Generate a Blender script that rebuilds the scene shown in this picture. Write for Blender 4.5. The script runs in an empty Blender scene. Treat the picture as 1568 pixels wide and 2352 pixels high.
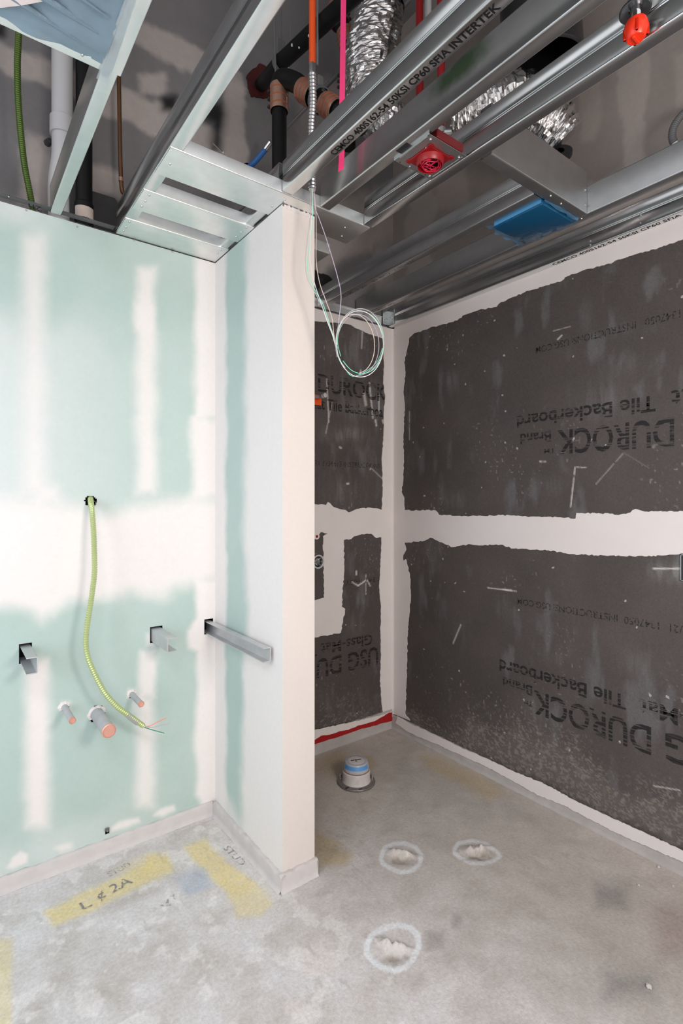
import bpy, bmesh, math, random
import numpy as np
from mathutils import Vector, Matrix, noise as mnoise

random.seed(7)
C = bpy.context.scene.collection
PI = math.pi

# ------------------------------------------------------------------ camera, world, lights, exposure
FPX, CXP, CYP, HCAM = 1208.0, 784.0, 1152.0, 1.36       # focal length / principal point in photo pixels, lens height
FS, FC = 0.60111407, 0.79916324                          # heading of the view in plan
cam = bpy.data.cameras.new('camera')
cam.sensor_fit = 'HORIZONTAL'
cam.sensor_width = 36.0
cam.lens = 36.0 * FPX / 1568.0
cam.shift_y = -(1176.0 - CYP) / 1568.0
cam.clip_start = 0.02
cam_o = bpy.data.objects.new('camera', cam)
C.objects.link(cam_o)
cam_o.location = (0, 0, HCAM)
cam_o.rotation_euler = (PI / 2, 0, -math.atan2(FS, FC))
bpy.context.scene.camera = cam_o

w = bpy.data.worlds.new('world')
bpy.context.scene.world = w
w.use_nodes = True
w.node_tree.nodes['Background'].inputs[0].default_value = (0.97, 0.97, 1.0, 1)
w.node_tree.nodes['Background'].inputs[1].default_value = 0.8

def area(name, loc, target, size, sizey, power, col):
    l = bpy.data.lights.new(name, 'AREA')
    l.shape = 'RECTANGLE'
    l.size, l.size_y = size, sizey
    l.energy = power
    l.color = col
    o = bpy.data.objects.new(name, l)
    C.objects.link(o)
    o.location = loc
    d = Vector(target) - Vector(loc)
    o.rotation_euler = d.to_track_quat('-Z', 'Y').to_euler()
    return o

area('window_light', (-1.33, 1.10, 1.25), (0.5, 1.9, 0.7), 1.3, 1.7, 24, (0.77, 0.87, 1.0))
area('work_light', (0.95, -0.55, 1.75), (1.0, 2.0, 0.9), 0.42, 0.42, 16, (1.0, 0.91, 0.84))
area('doorway_light', (0.1, -1.45, 1.3), (0.6, 2.0, 1.3), 1.6, 2.0, 21, (1.0, 0.94, 0.90))

area('overhead_fill', (-0.35, 0.15, 2.36), (-0.15, 0.55, 0.0), 0.7, 0.7, 11, (0.88, 0.92, 1.0))  # added fill with no known lamp, brightens the near left floor

vs = bpy.context.scene.view_settings
vs.view_transform = 'Standard'
vs.look = 'None'
vs.gamma = 1
vs.use_curve_mapping = False
vs.exposure = 0.48

# ------------------------------------------------------------------ pixel -> place helpers (photo pixels at 1568x2352)
def ray(px, py):
    k = (px - CXP) / FPX
    return Vector((FS + k * FC, FC - k * FS, -(py - CYP) / FPX))
def at_d(px, py, d): return Vector((0, 0, HCAM)) + ray(px, py) * d
def _hit(px, py, i, v):
    r = ray(px, py)
    t = (v - (HCAM if i == 2 else 0)) / r[i]
    return Vector((0, 0, HCAM)) + r * t
def at_x(px, py, v): return _hit(px, py, 0, v)
def at_y(px, py, v): return _hit(px, py, 1, v)
def at_z(px, py, v): return _hit(px, py, 2, v)
def to_px(P):
    Y = P[:, 0] * FS + P[:, 1] * FC
    X = P[:, 0] * FC - P[:, 1] * FS
    Y = np.maximum(Y, 0.05)
    return np.stack([CXP + FPX * X / Y, CYP - FPX * (P[:, 2] - HCAM) / Y], 1)

# main planes of the room
YV, XW, XW2, YW, YB, XR, ZC, ZD = 2.178, 0.945, 1.08, 1.60, 2.36, 2.165, 2.41, 4.2

# ------------------------------------------------------------------ numpy noise
def vnoise(x, y, seed=0):
    xi = np.floor(x).astype(np.int64); yi = np.floor(y).astype(np.int64)
    xf = x - xi; yf = y - yi
    def h(a, b):
        n = (a * 374761393 + b * 668265263 + seed * 974634777) & 0xFFFFFFFF
        n = ((n ^ (n >> 13)) * 1274126177) & 0xFFFFFFFF
        return ((n ^ (n >> 16)) & 0xFFFF) / 65535.0
    u = xf * xf * (3 - 2 * xf); v = yf * yf * (3 - 2 * yf)
    return (h(xi, yi) * (1 - u) + h(xi + 1, yi) * u) * (1 - v) + (h(xi, yi + 1) * (1 - u) + h(xi + 1, yi + 1) * u) * v
def fbm(x, y, seed=0, octv=4):
    s = 0; a = 0.5; t = 0
    for i in range(octv):
        s = s + a * vnoise(x * 2 ** i, y * 2 ** i, seed + i * 17); t += a; a *= 0.5
    return s / t
def sstep(a, b, x):
    t = np.clip((x - a) / (b - a), 0, 1)
    return t * t * (3 - 2 * t)
def sdf_poly(P, poly):
    """positive inside, in the units of P"""
    poly = np.array(poly, float)
    d = np.full(len(P), 1e9); inside = np.zeros(len(P), bool)
    for i in range(len(poly)):
        a = poly[i]; b = poly[(i + 1) % len(poly)]
        e = b - a; wv = P - a
        t = np.clip((wv @ e) / max(e @ e, 1e-9), 0, 1)
        d = np.minimum(d, np.hypot(*(wv - t[:, None] * e).T))
        c = (a[1] > P[:, 1]) != (b[1] > P[:, 1])
        with np.errstate(divide='ignore', invalid='ignore'):
            xs = (b[0] - a[0]) * (P[:, 1] - a[1]) / (b[1] - a[1]) + a[0]
        inside ^= c & (P[:, 0] < xs)
    return np.where(inside, d, -d)
def rect(x0, y0, x1, y1): return [(x0, y0), (x1, y0), (x1, y1), (x0, y1)]

# ------------------------------------------------------------------ mesh builder
class MB:
    def __init__(s): s.v = []; s.f = []
    def add(s, vs_, fs_):
        n = len(s.v); s.v += [tuple(p) for p in vs_]; s.f += [tuple(i + n for i in f) for f in fs_]
    def box(s, a, b):
        x0, y0, z0 = [min(p, q) for p, q in zip(a, b)]; x1, y1, z1 = [max(p, q) for p, q in zip(a, b)]
        s.add([(x0,y0,z0),(x1,y0,z0),(x1,y1,z0),(x0,y1,z0),(x0,y0,z1),(x1,y0,z1),(x1,y1,z1),(x0,y1,z1)],
              [(0,3,2,1),(4,5,6,7),(0,1,5,4),(1,2,6,5),(2,3,7,6),(3,0,4,7)])
    def bbox_(s, a, b, bev=0.002, segs=2, mat=None):
        bm = bmesh.new()
        bmesh.ops.create_cube(bm, size=1)
        sz = [abs(q - p) for p, q in zip(a, b)]; ce = [(p + q) / 2 for p, q in zip(a, b)]
        for v in bm.verts: v.co = Vector((v.co.x * sz[0], v.co.y * sz[1], v.co.z * sz[2]))
        bmesh.ops.bevel(bm, geom=bm.edges[:], offset=bev, segments=segs, affect='EDGES', profile=0.5)
        bm.verts.index_update()
        s.add([(mat @ v.co if mat else v.co) + Vector(ce) for v in bm.verts], [[v.index for v in f.verts] for f in bm.faces]); bm.free()
    def tube(s, path, r, segs=12, caps=True, rf=None):
        P = [Vector(p) for p in path]; n = len(P)
        T = [((P[min(i + 1, n - 1)] - P[max(i - 1, 0)])).normalized() for i in range(n)]
        up = Vector((0, 0, 1)) if abs(T[0].z) < 0.9 else Vector((1, 0, 0))
        N = (up - T[0] * up.dot(T[0])).normalized()
        vs_, fs_ = [], []
        for i in range(n):
            N = (N - T[i] * N.dot(T[i])).normalized()
            B = T[i].cross(N)
            for k in range(segs):
                a = 2 * PI * k / segs
                rr = (r[i] if isinstance(r, (list, tuple)) else r)
                if rf: rr = rf(i, k, rr)
                vs_.append(P[i] + (N * math.cos(a) + B * math.sin(a)) * rr)
        for i in range(n - 1):
            for k in range(segs):
                k2 = (k + 1) % segs
                fs_.append((i * segs + k, i * segs + k2, (i + 1) * segs + k2, (i + 1) * segs + k))
        if caps:
            fs_.append(tuple(range(segs))[::-1]); fs_.append(tuple((n - 1) * segs + k for k in range(segs)))
        s.add(vs_, fs_)
    def lathe(s, prof, base, axis=(0, 0, 1), segs=32):
        """prof: list of (r, h) along axis"""
        ax = Vector(axis).normalized(); up = Vector((1, 0, 0)) if abs(ax.x) < 0.9 else Vector((0, 1, 0))
        N = (up - ax * up.dot(ax)).normalized(); B = ax.cross(N); b = Vector(base)
        vs_, fs_ = [], []
        for r, h in prof:
            for k in range(segs):
                a = 2 * PI * k / segs
                vs_.append(b + ax * h + (N * math.cos(a) + B * math.sin(a)) * max(r, 1e-5))
        for i in range(len(prof) - 1):
            for k in range(segs):
                k2 = (k + 1) % segs
                fs_.append((i * segs + k, i * segs + k2, (i + 1) * segs + k2, (i + 1) * segs + k))
        s.add(vs_, fs_)
    def profile(s, pts, thick, ext, frame):
        """thin sheet: centreline pts (u,v) offset by thick, extruded over the list ext; frame(u,v,t)->xyz"""
        n = len(pts); P = [np.array(p, float) for p in pts]
        nor = []
        for i in range(n):
            a = P[i] - P[i - 1] if i > 0 else P[1] - P[0]
            b = P[i + 1] - P[i] if i < n - 1 else P[-1] - P[-2]
            a = a / np.hypot(*a); b = b / np.hypot(*b)
            m = np.array([-(a + b)[1], (a + b)[0]]); m /= np.hypot(*m)
            q = np.array([-a[1], a[0]]); nor.append(m / max(0.4, m @ q))
        ring = [p + q * thick / 2 for p, q in zip(P, nor)] + [p - q * thick / 2 for p, q in zip(P[::-1], nor[::-1])]
        k = len(ring); vs_, fs_ = [], []
        for t in ext: vs_ += [frame(u, v, t) for u, v in ring]
        for i in range(len(ext) - 1):
            for j in range(k):
                j2 = (j + 1) % k
                fs_.append((i * k + j, i * k + j2, (i + 1) * k + j2, (i + 1) * k + j))
        for e, o in ((0, 1), (len(ext) - 1, -1)):
            for j in range(n - 1):
                fs_.append((e * k + j, e * k + k - 1 - j, e * k + k - 2 - j, e * k + j + 1)[::o])
        s.add(vs_, fs_)
    def build(s, name, mat, parent=None, smooth=True, angle=35, jig=0):
        me = bpy.data.meshes.new(name)
        me.from_pydata(s.v, [], s.f); me.update()
        bm = bmesh.new(); bm.from_mesh(me); bmesh.ops.recalc_face_normals(bm, faces=bm.faces); bm.to_mesh(me); bm.free()
        if mat: me.materials.append(mat)
        if smooth:
            me.polygons.foreach_set('use_smooth', [True] * len(me.polygons))
            me.set_sharp_from_angle(angle=math.radians(angle))
        o = bpy.data.objects.new(name, me); C.objects.link(o)
        if parent: o.parent = parent; o.matrix_parent_inverse = parent.matrix_world.inverted()
        return o

def tag(o, label, cat, group=None):
    o['label'] = label; o['category'] = cat
    if group: o['group'] = group
    return o
def thing(name, loc, label, cat, group=None):
    o = bpy.data.objects.new(name, None); C.objects.link(o)
    o.location = loc; o.empty_display_size = 0.05
    o.matrix_world = Matrix.Translation(loc)
    return tag(o, label, cat, group)
def struct(o, label=None):
    o['kind'] = 'structure'
    if label: o['label'] = label
    return o
def spline(pts, n=8):
    P = [Vector(p) for p in pts]; out = []
    for i in range(len(P) - 1):
        p0 = P[max(i - 1, 0)]; p1 = P[i]; p2 = P[i + 1]; p3 = P[min(i + 2, len(P) - 1)]
        for k in range(n):
            t = k / n
            out.append(0.5 * ((2 * p1) + (p2 - p0) * t + (2 * p0 - 5 * p1 + 4 * p2 - p3) * t * t + (3 * p1 - p0 - 3 * p2 + p3) * t ** 3))
    return out + [P[-1]]
def resample(path, step):
    out = [path[0]]; acc = 0
    for a, b in zip(path[:-1], path[1:]):
        L = (b - a).length
        if L < 1e-9: continue
        t = step - acc
        while t <= L: out.append(a + (b - a) * (t / L)); t += step
        acc = (acc + L) % step
    return out

# ------------------------------------------------------------------ materials
def nodes(m):
    m.use_nodes = True
    return m.node_tree.nodes, m.node_tree.links, m.node_tree.nodes['Principled BSDF']
def mat(name, col, rough=0.6, metal=0.0, nscale=0, namt=0.12, bump=0, bscale=60, spec=0.5):
    m = bpy.data.materials.new(name); N, L, b = nodes(m)
    b.inputs['Base Color'].default_value = (*col, 1); b.inputs['Roughness'].default_value = rough
    b.inputs['Metallic'].default_value = metal; b.inputs['Specular IOR Level'].default_value = spec
    tc = N.new('ShaderNodeTexCoord')
    if nscale:
        n = N.new('ShaderNodeTexNoise'); n.inputs['Scale'].default_value = nscale; n.inputs['Detail'].default_value = 5
        L.new(tc.outputs['Object'], n.inputs['Vector'])
        mx = N.new('ShaderNodeMix'); mx.data_type = 'RGBA'
        mx.inputs['A'].default_value = (*[c * (1 - namt) for c in col], 1); mx.inputs['B'].default_value = (*[min(1, c * (1 + namt)) for c in col], 1)
        L.new(n.outputs['Fac'], mx.inputs['Factor']); L.new(mx.outputs['Result'], b.inputs['Base Color'])
    if bump:
        n2 = N.new('ShaderNodeTexNoise'); n2.inputs['Scale'].default_value = bscale; n2.inputs['Detail'].default_value = 4
        L.new(tc.outputs['Object'], n2.inputs['Vector'])
        bp = N.new('ShaderNodeBump'); bp.inputs['Strength'].default_value = bump; bp.inputs['Distance'].default_value = 0.003
        L.new(n2.outputs['Fac'], bp.inputs['Height']); L.new(bp.outputs['Normal'], b.inputs['Normal'])
    return m
def galv(name, col=(0.72, 0.74, 0.745), rough=0.22, stretch=(26, 1.2, 26), patch=None):
    """zinc-coated sheet steel: rolling streaks along the stud, blurred mirror"""
    m = bpy.data.materials.new(name); N, L, b = nodes(m)
    b.inputs['Metallic'].default_value = 1.0
    tc = N.new('ShaderNodeTexCoord'); mp = N.new('ShaderNodeMapping'); mp.inputs['Scale'].default_value = stretch
    L.new(tc.outputs['Object'], mp.inputs['Vector'])
    n = N.new('ShaderNodeTexNoise'); n.inputs['Scale'].default_value = 1.0; n.inputs['Detail'].default_value = 4
    L.new(mp.outputs['Vector'], n.inputs['Vector'])
    r = N.new('ShaderNodeMapRange'); r.inputs['To Min'].default_value = rough * 0.85; r.inputs['To Max'].default_value = rough * 1.18
    L.new(n.outputs['Fac'], r.inputs['Value']); L.new(r.outputs['Result'], b.inputs['Roughness'])
    n2 = N.new('ShaderNodeTexNoise'); n2.inputs['Scale'].default_value = 22; n2.inputs['Detail'].default_value = 3
    L.new(tc.outputs['Object'], n2.inputs['Vector'])
    mx = N.new('ShaderNodeMix'); mx.data_type = 'RGBA'
    mx.inputs['A'].default_value = (*[c * 0.88 for c in col], 1); mx.inputs['B'].default_value = (*[min(1, c * 1.1) for c in col], 1)
    L.new(n2.outputs['Fac'], mx.inputs['Factor'])
    last = mx.outputs['Result']
    if patch:                                   # soft sprayed-paint patch at a place on the metal (object space centre, radii, colour)
        ce, ra, pc = patch
        mp2 = N.new('ShaderNodeMapping'); mp2.vector_type = 'POINT'
        mp2.inputs['Location'].default_value = [-c / q for c, q in zip(ce, ra)]; mp2.inputs['Scale'].default_value = [1 / q for q in ra]
        L.new(tc.outputs['Object'], mp2.inputs['Vector'])
        ln = N.new('ShaderNodeVectorMath'); ln.operation = 'LENGTH'; L.new(mp2.outputs['Vector'], ln.inputs[0])
        ad = N.new('ShaderNodeMath'); ad.operation = 'MULTIPLY_ADD'; ad.inputs[1].default_value = 0.7
        L.new(n2.outputs['Fac'], ad.inputs[0]); L.new(ln.outputs['Value'], ad.inputs[2])
        mr = N.new('ShaderNodeMapRange'); mr.inputs['From Min'].default_value = 0.7; mr.inputs['From Max'].default_value = 1.35
        mr.inputs['To Min'].default_value = 0.8; mr.inputs['To Max'].default_value = 0
        L.new(ad.outputs['Value'], mr.inputs['Value'])
        m2 = N.new('ShaderNodeMix'); m2.data_type = 'RGBA'; m2.inputs['B'].default_value = (*pc, 1)
        L.new(mr.outputs['Result'], m2.inputs['Factor']); L.new(last, m2.inputs['A']); last = m2.outputs['Result']
    L.new(last, b.inputs['Base Color'])
    bp = N.new('ShaderNodeBump'); bp.inputs['Strength'].default_value = 0.012; bp.inputs['Distance'].default_value = 0.002
    L.new(n.outputs['Fac'], bp.inputs['Height']); L.new(bp.outputs['Normal'], b.inputs['Normal'])
    return m
def painted(name, rough=0.75, fine=90, famt=0.06, bump=0.15, bscale=140, spec=0.3, stretch=(1, 1, 1)):
    """surface whose colour is the 'paint' attribute (pigment laid out on the surface) with fine grain"""
    m = bpy.data.materials.new(name); N, L, b = nodes(m)
    at = N.new('ShaderNodeAttribute'); at.attribute_name = 'paint'
    tc = N.new('ShaderNodeTexCoord'); mp = N.new('ShaderNodeMapping'); mp.inputs['Scale'].default_value = stretch
    L.new(tc.outputs['Object'], mp.inputs['Vector'])
    n = N.new('ShaderNodeTexNoise'); n.inputs['Scale'].default_value = fine; n.inputs['Detail'].default_value = 6; n.inputs['Roughness'].default_value = 0.65
    L.new(mp.outputs['Vector'], n.inputs['Vector'])
    r = N.new('ShaderNodeMapRange'); r.inputs['From Min'].default_value = 0.25; r.inputs['From Max'].default_value = 0.75
    r.inputs['To Min'].default_value = 1 - famt; r.inputs['To Max'].default_value = 1 + famt
    L.new(n.outputs['Fac'], r.inputs['Value'])
    mu = N.new('ShaderNodeVectorMath'); mu.operation = 'SCALE'
    L.new(at.outputs['Color'], mu.inputs[0]); L.new(r.outputs['Result'], mu.inputs['Scale'])
    L.new(mu.outputs['Vector'], b.inputs['Base Color'])
    b.inputs['Roughness'].default_value = rough; b.inputs['Specular IOR Level'].default_value = spec
    n2 = N.new('ShaderNodeTexNoise'); n2.inputs['Scale'].default_value = bscale; n2.inputs['Detail'].default_value = 5
    L.new(mp.outputs['Vector'], n2.inputs['Vector'])
    bp = N.new('ShaderNodeBump'); bp.inputs['Strength'].default_value = bump; bp.inputs['Distance'].default_value = 0.002
    L.new(n2.outputs['Fac'], bp.inputs['Height']); L.new(bp.outputs['Normal'], b.inputs['Normal'])
    return m, N, L, b, mu, mp
def print_ink(name, col, keep=0.6, streak=(3, 3, 90), rough=0.6):
    """worn roller-printed ink: breaks up in fine horizontal streaks"""
    m = bpy.data.materials.new(name); N, L, b = nodes(m)
    b.inputs['Base Color'].default_value = (*col, 1); b.inputs['Roughness'].default_value = rough; b.inputs['Specular IOR Level'].default_value = 0.2
    g = N.new('ShaderNodeNewGeometry'); mp = N.new('ShaderNodeMapping'); mp.inputs['Scale'].default_value = streak
    L.new(g.outputs['Position'], mp.inputs['Vector'])
    n = N.new('ShaderNodeTexNoise'); n.inputs['Scale'].default_value = 1; n.inputs['Detail'].default_value = 5; n.inputs['Roughness'].default_value = 0.7
    L.new(mp.outputs['Vector'], n.inputs['Vector'])
    r = N.new('ShaderNodeMapRange'); r.inputs['From Min'].default_value = 0.62 - keep * 0.4; r.inputs['From Max'].default_value = 0.72 - keep * 0.4
    L.new(n.outputs['Fac'], r.inputs['Value'])
    tr = N.new('ShaderNodeBsdfTransparent'); ms = N.new('ShaderNodeMixShader')
    L.new(r.outputs['Result'], ms.inputs['Fac']); L.new(tr.outputs[0], ms.inputs[1]); L.new(b.outputs[0], ms.inputs[2])
    L.new(ms.outputs[0], N['Material Output'].inputs['Surface'])
    return m

M = {}
M['galv'] = galv('galvanised_steel')
M['galv_dull'] = galv('dull_galvanised_steel', (0.56, 0.57, 0.575), 0.36)
M['galv_x'] = galv('galvanised_steel_track', (0.84, 0.86, 0.855), 0.36, (1.2, 26, 26))
M['galv_pale'] = mat('dusty_galvanised_lip', (0.50, 0.52, 0.515), 0.5, 0.35, 20, 0.2)
M['bracket'] = mat('primed_steel', (0.56, 0.56, 0.57), 0.42, 0.55, 14, 0.2, 0.1)
M['compound'] = mat('joint_compound', (0.74, 0.685, 0.665), 0.85, 0, 9, 0.05, 0.25, 40, 0.2)
M['curb'] = mat('curb_concrete', (0.43, 0.40, 0.385), 0.9, 0, 18, 0.2, 0.5, 60, 0.2)
M['curb_left'] = mat('plastered_curb', (0.58, 0.545, 0.53), 0.9, 0, 18, 0.12, 0.4, 50, 0.2)
M['black'] = mat('black_cast_iron', (0.006, 0.006, 0.0065), 0.55, 0, 30, 0.4, 0.2, 80, 0.25)
M['black_plastic'] = mat('black_plastic', (0.015, 0.015, 0.017), 0.4)
M['pvc'] = mat('white_pvc', (0.52, 0.51, 0.52), 0.45)
M['copper'] = mat('old_copper', (0.16, 0.075, 0.04), 0.45, 0.7, 20, 0.3)
M['copper_band'] = mat('copper_coloured_band', (0.52, 0.31, 0.23), 0.32, 0.7, 30, 0.15)
M['orange_mark'] = mat('orange_rubber', (0.42, 0.10, 0.04), 0.6)
M['red'] = mat('red_paint', (0.27, 0.003, 0.006), 0.4)
M['dark_red'] = mat('dark_red_paint', (0.13, 0.006, 0.008), 0.5)
M['red_membrane'] = mat('red_waterproofing', (0.36, 0.004, 0.006), 0.5, 0, 20, 0.1, 0.2, 40)
M['firestop'] = mat('dark_red_firestop', (0.065, 0.007, 0.006), 0.7, 0, 30, 0.3, 0.6, 50)
M['orange_emt'] = mat('orange_sleeve', (0.85, 0.095, 0.012), 0.45)
M['orange_cap'] = mat('orange_red_plastic', (0.88, 0.035, 0.008), 0.35)
M['pink'] = mat('pink_flagging', (0.95, 0.05, 0.22), 0.55)
M['chrome'] = mat('chrome', (0.72, 0.72, 0.73), 0.12, 1)
M['dark_metal'] = mat('dark_metal', (0.10, 0.10, 0.105), 0.35, 0.9)
M['mc'] = mat('armoured_aluminium', (0.62, 0.62, 0.63), 0.3, 0.95)
M['mc_green_dark'] = mat('green_armoured_cable', (0.075, 0.13, 0.018), 0.4, 0.35)
M['pex'] = mat('blue_pipe', (0.03, 0.15, 0.45), 0.4)
M['grey_conduit'] = mat('grey_conduit', (0.13, 0.13, 0.135), 0.5)
M['foil'] = mat('foil_jacket', (0.72, 0.70, 0.69), 0.22, 1.0, 30, 0.1, 0.9, 45)
M['ink'] = print_ink('black_ink', (0.012, 0.012, 0.014), 0.80, (160, 160, 160))
M['ink_faint'] = print_ink('faded_black_ink', (0.03, 0.03, 0.032), 0.42, (160, 160, 160))
M['board_print'] = print_ink('grey_board_print', (0.022, 0.020, 0.021), 0.46, (5, 5, 130))
M['board_print_small'] = print_ink('grey_board_print_small', (0.030, 0.026, 0.027), 0.44, (60, 60, 200))
M['pencil'] = print_ink('pencil_marks', (0.22, 0.21, 0.24), 0.52, (70, 70, 70))
M['pencil_faint'] = print_ink('faint_pencil_marks', (0.27, 0.25, 0.25), 0.40, (90, 90, 90))
M['pencil_scribble'] = print_ink('pencil_scribble', (0.30, 0.27, 0.27), 0.33, (90, 90, 90))
M['wire_white'] = mat('white_wire', (0.75, 0.71, 0.70), 0.4)
M['wire_green'] = mat('mint_wire', (0.25, 0.72, 0.52), 0.4)
M['wire_lilac'] = mat('lilac_wire', (0.50, 0.42, 0.52), 0.4)
M['wire_cream'] = mat('cream_wire', (0.66, 0.52, 0.46), 0.4)
M['wire_grey'] = mat('grey_wire', (0.45, 0.44, 0.44), 0.4)
M['paper'] = mat('pale_pink_sheet', (0.80, 0.70, 0.68), 0.7)
M['deck'] = mat('concrete_deck', (0.22, 0.22, 0.22), 0.9, 0, 4, 0.2)
M['room_white'] = mat('bare_plasterboard', (0.62, 0.60, 0.58), 0.85, 0, 3, 0.06)
M['dark_board'] = mat('dark_board', (0.055, 0.052, 0.055), 0.75, 0, 30, 0.2)
M['labelpaper'] = mat('cream_sticker', (0.55, 0.47, 0.42), 0.7)

# blue film: thin glossy plastic letting some light through
def film(name, col, alpha, transl):
    m = bpy.data.materials.new(name); N, L, b = nodes(m)
    b.inputs['Base Color'].default_value = (*col, 1); b.inputs['Roughness'].default_value = 0.22
    tl = N.new('ShaderNodeBsdfTranslucent'); tl.inputs[0].default_value = (*col, 1)
    ms = N.new('ShaderNodeMixShader'); ms.inputs[0].default_value = transl
    L.new(b.outputs[0], ms.inputs[1]); L.new(tl.outputs[0], ms.inputs[2])
    tr = N.new('ShaderNodeBsdfTransparent'); tr.inputs[0].default_value = (*[0.6 + 0.4 * c for c in col], 1)
    m2 = N.new('ShaderNodeMixShader'); m2.inputs[0].default_value = alpha
    L.new(tr.outputs[0], m2.inputs[1]); L.new(ms.outputs[0], m2.inputs[2])
    L.new(m2.outputs[0], N['Material Output'].inputs['Surface'])
    tc = N.new('ShaderNodeTexCoord'); n = N.new('ShaderNodeTexNoise'); n.inputs['Scale'].default_value = 14; n.inputs['Detail'].default_value = 5
    L.new(tc.outputs['Object'], n.inputs['Vector'])
    bp = N.new('ShaderNodeBump'); bp.inputs['Strength'].default_value = 0.5; bp.inputs['Distance'].default_value = 0.01
    L.new(n.outputs['Fac'], bp.inputs['Height']); L.new(bp.outputs['Normal'], b.inputs['Normal'])
    return m
M['film_blue'] = film('blue_plastic_film', (0.005, 0.085, 0.19), 0.96, 0.08)
M['film_pale'] = film('pale_blue_plastic_film', (0.23, 0.33, 0.41), 0.94, 0.15)

# ------------------------------------------------------------------ painted grids
def grid(name, us, vs_, frame, material, paint=None, holes=None, disp=None, parent=None):
    us = np.asarray(us, float); vs_ = np.asarray(vs_, float)
    U, V = np.meshgrid(us, vs_, indexing='ij')
    P = np.stack(frame(U.ravel(), V.ravel()), 1).astype(float)
    if disp is not None: P = disp(P)
    nu, nv = len(us), len(vs_)
    i, j = np.meshgrid(np.arange(nu - 1), np.arange(nv - 1), indexing='ij')
    a = (i * nv + j).ravel()
    Q = np.stack([a, a + nv, a + nv + 1, a + 1], 1)
    if holes is not None:
        ce = P[Q].mean(1)
        Q = Q[~holes(ce)]
    me = bpy.data.meshes.new(name)
    me.vertices.add(len(P)); me.vertices.foreach_set('co', P.ravel())
    me.loops.add(Q.size); me.loops.foreach_set('vertex_index', Q.ravel().astype(np.int32))
    me.polygons.add(len(Q)); me.polygons.foreach_set('loop_start', np.arange(0, Q.size, 4, dtype=np.int32))
    me.update(calc_edges=True); me.validate()
    if paint is not None:
        col = paint(P, to_px(P))
        at = me.color_attributes.new('paint', 'FLOAT_COLOR', 'POINT')
        at.data.foreach_set('color', np.concatenate([col, np.ones((len(col), 1))], 1).astype(np.float32).ravel())
    me.materials.append(material)
    me.polygons.foreach_set('use_smooth', [True] * len(me.polygons))
    o = bpy.data.objects.new(name, me); C.objects.link(o)
    if parent: o.parent = parent
    return o
def lerp(col, c2, m): return col + (np.array(c2) - col) * m[:, None]
def seg(a, b, n): return list(np.linspace(a, b, n))

# ---- left (vanity) wall and wing wall
MINT = np.array([0.435, 0.545, 0.505]); MUD = np.array([0.80, 0.755, 0.73])
def wall_paint(layers, haze=0.0):
    def f(P, px):
        u = P[:, 0] + P[:, 1]; v = P[:, 2]
        n1 = fbm(u * 9, v * 9, 3); n2 = fbm(u * 40, v * 28, 8); n3 = fbm(u * 2.3 + 7, v * 2.3, 21)
        col = np.tile(MINT, (len(P), 1)) * (0.97 + 0.06 * n1)[:, None]
        hz = haze * sstep(0.28, 0.62, n3) * (0.45 + 1.25 * sstep(0.75, 0.05, P[:, 0]) * (P[:, 1] > YV - 0.01))  # sanded haze; the extra paling leftward paints in cool window light
        col = lerp(col, MUD * np.array([0.93, 1.0, 1.02]), hz)
        wob = (n1 - 0.5) * 30 + (n2 - 0.5) * 6
        for poly, soft, amt in layers:
            sd = sdf_poly(px, poly) + wob * (0.25 + soft / 26.0)
            sf = soft * (1.5 + 1.3 * n3)
            col = lerp(col, MUD, amt * sstep(-sf, sf, sd))
        return col
    return f
van_layers = [
    (rect(56, 545, 101, 1128), 14, 0.75), (rect(316, 615, 357, 1132), 8, 0.92), (rect(310, 700, 350, 760), 8, 0.8),
    (rect(448, 560, 600, 960), 6, 0.95), (rect(440, 960, 600, 1145), 6, 0.95),
    ([(-80, 1142), (60, 1150), (180, 1166), (240, 1178), (300, 1166), (360, 1150), (440, 1142), (600, 1140), (600, 1336), (440, 1340), (400, 1350), (375, 1372),
      (330, 1372), (300, 1358), (250, 1372), (160, 1382), (120, 1412), (95, 1425), (70, 1405), (40, 1398), (-80, 1405)], 13, 0.97),
    ([(448, 1330), (452, 1420), (428, 1450), (430, 1490), (450, 1500), (452, 1640), (446, 1700), (452, 1790), (450, 1825), (462, 1850), (600, 1850), (600, 1330)], 5, 0.97),
    (rect(60, 1515, 112, 1900), 11, 0.97), (rect(322, 1495, 356, 1600), 7, 0.92), (rect(316, 1600, 352, 1852), 9, 0.88),
    (rect(335, 1455, 356, 1485), 5, 0.9), (rect(143, 1613, 160, 1632), 5, 0.6), (rect(296, 1585, 310, 1602), 5, 0.6),
    ([(20, 1992), (30, 1972), (48, 1958), (62, 1962), (62, 1980), (30, 1994)], 3, 0.95), ([(125, 1948), (150, 1936), (166, 1934), (166, 1950), (140, 1956)], 4, 0.9),
    ([(252, 1902), (272, 1886), (318, 1878), (322, 1888), (290, 1900), (256, 1912)], 3, 0.9), ([(355, 1872), (370, 1858), (398, 1852), (400, 1860), (372, 1874)], 3, 0.9),
    (rect(85, 1120, 130, 1150), 10, 0.7),
]
wing_layers = [
    (rect(440, 460, 519, 1900), 3, 0.97), ([(500, 1780), (530, 1850), (548, 1890), (548, 1930), (490, 1930)], 6, 0.8),
    ([(566, 400), (565, 1000), (560, 1200), (568, 1400), (560, 1500), (556, 1900), (566, 2050), (760, 2100), (760, 400)], 6, 0.97),
]
m_wall, *_ = painted('skimmed_mint_plasterboard', 0.8, 60, 0.025, 0.10, 90)
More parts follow.
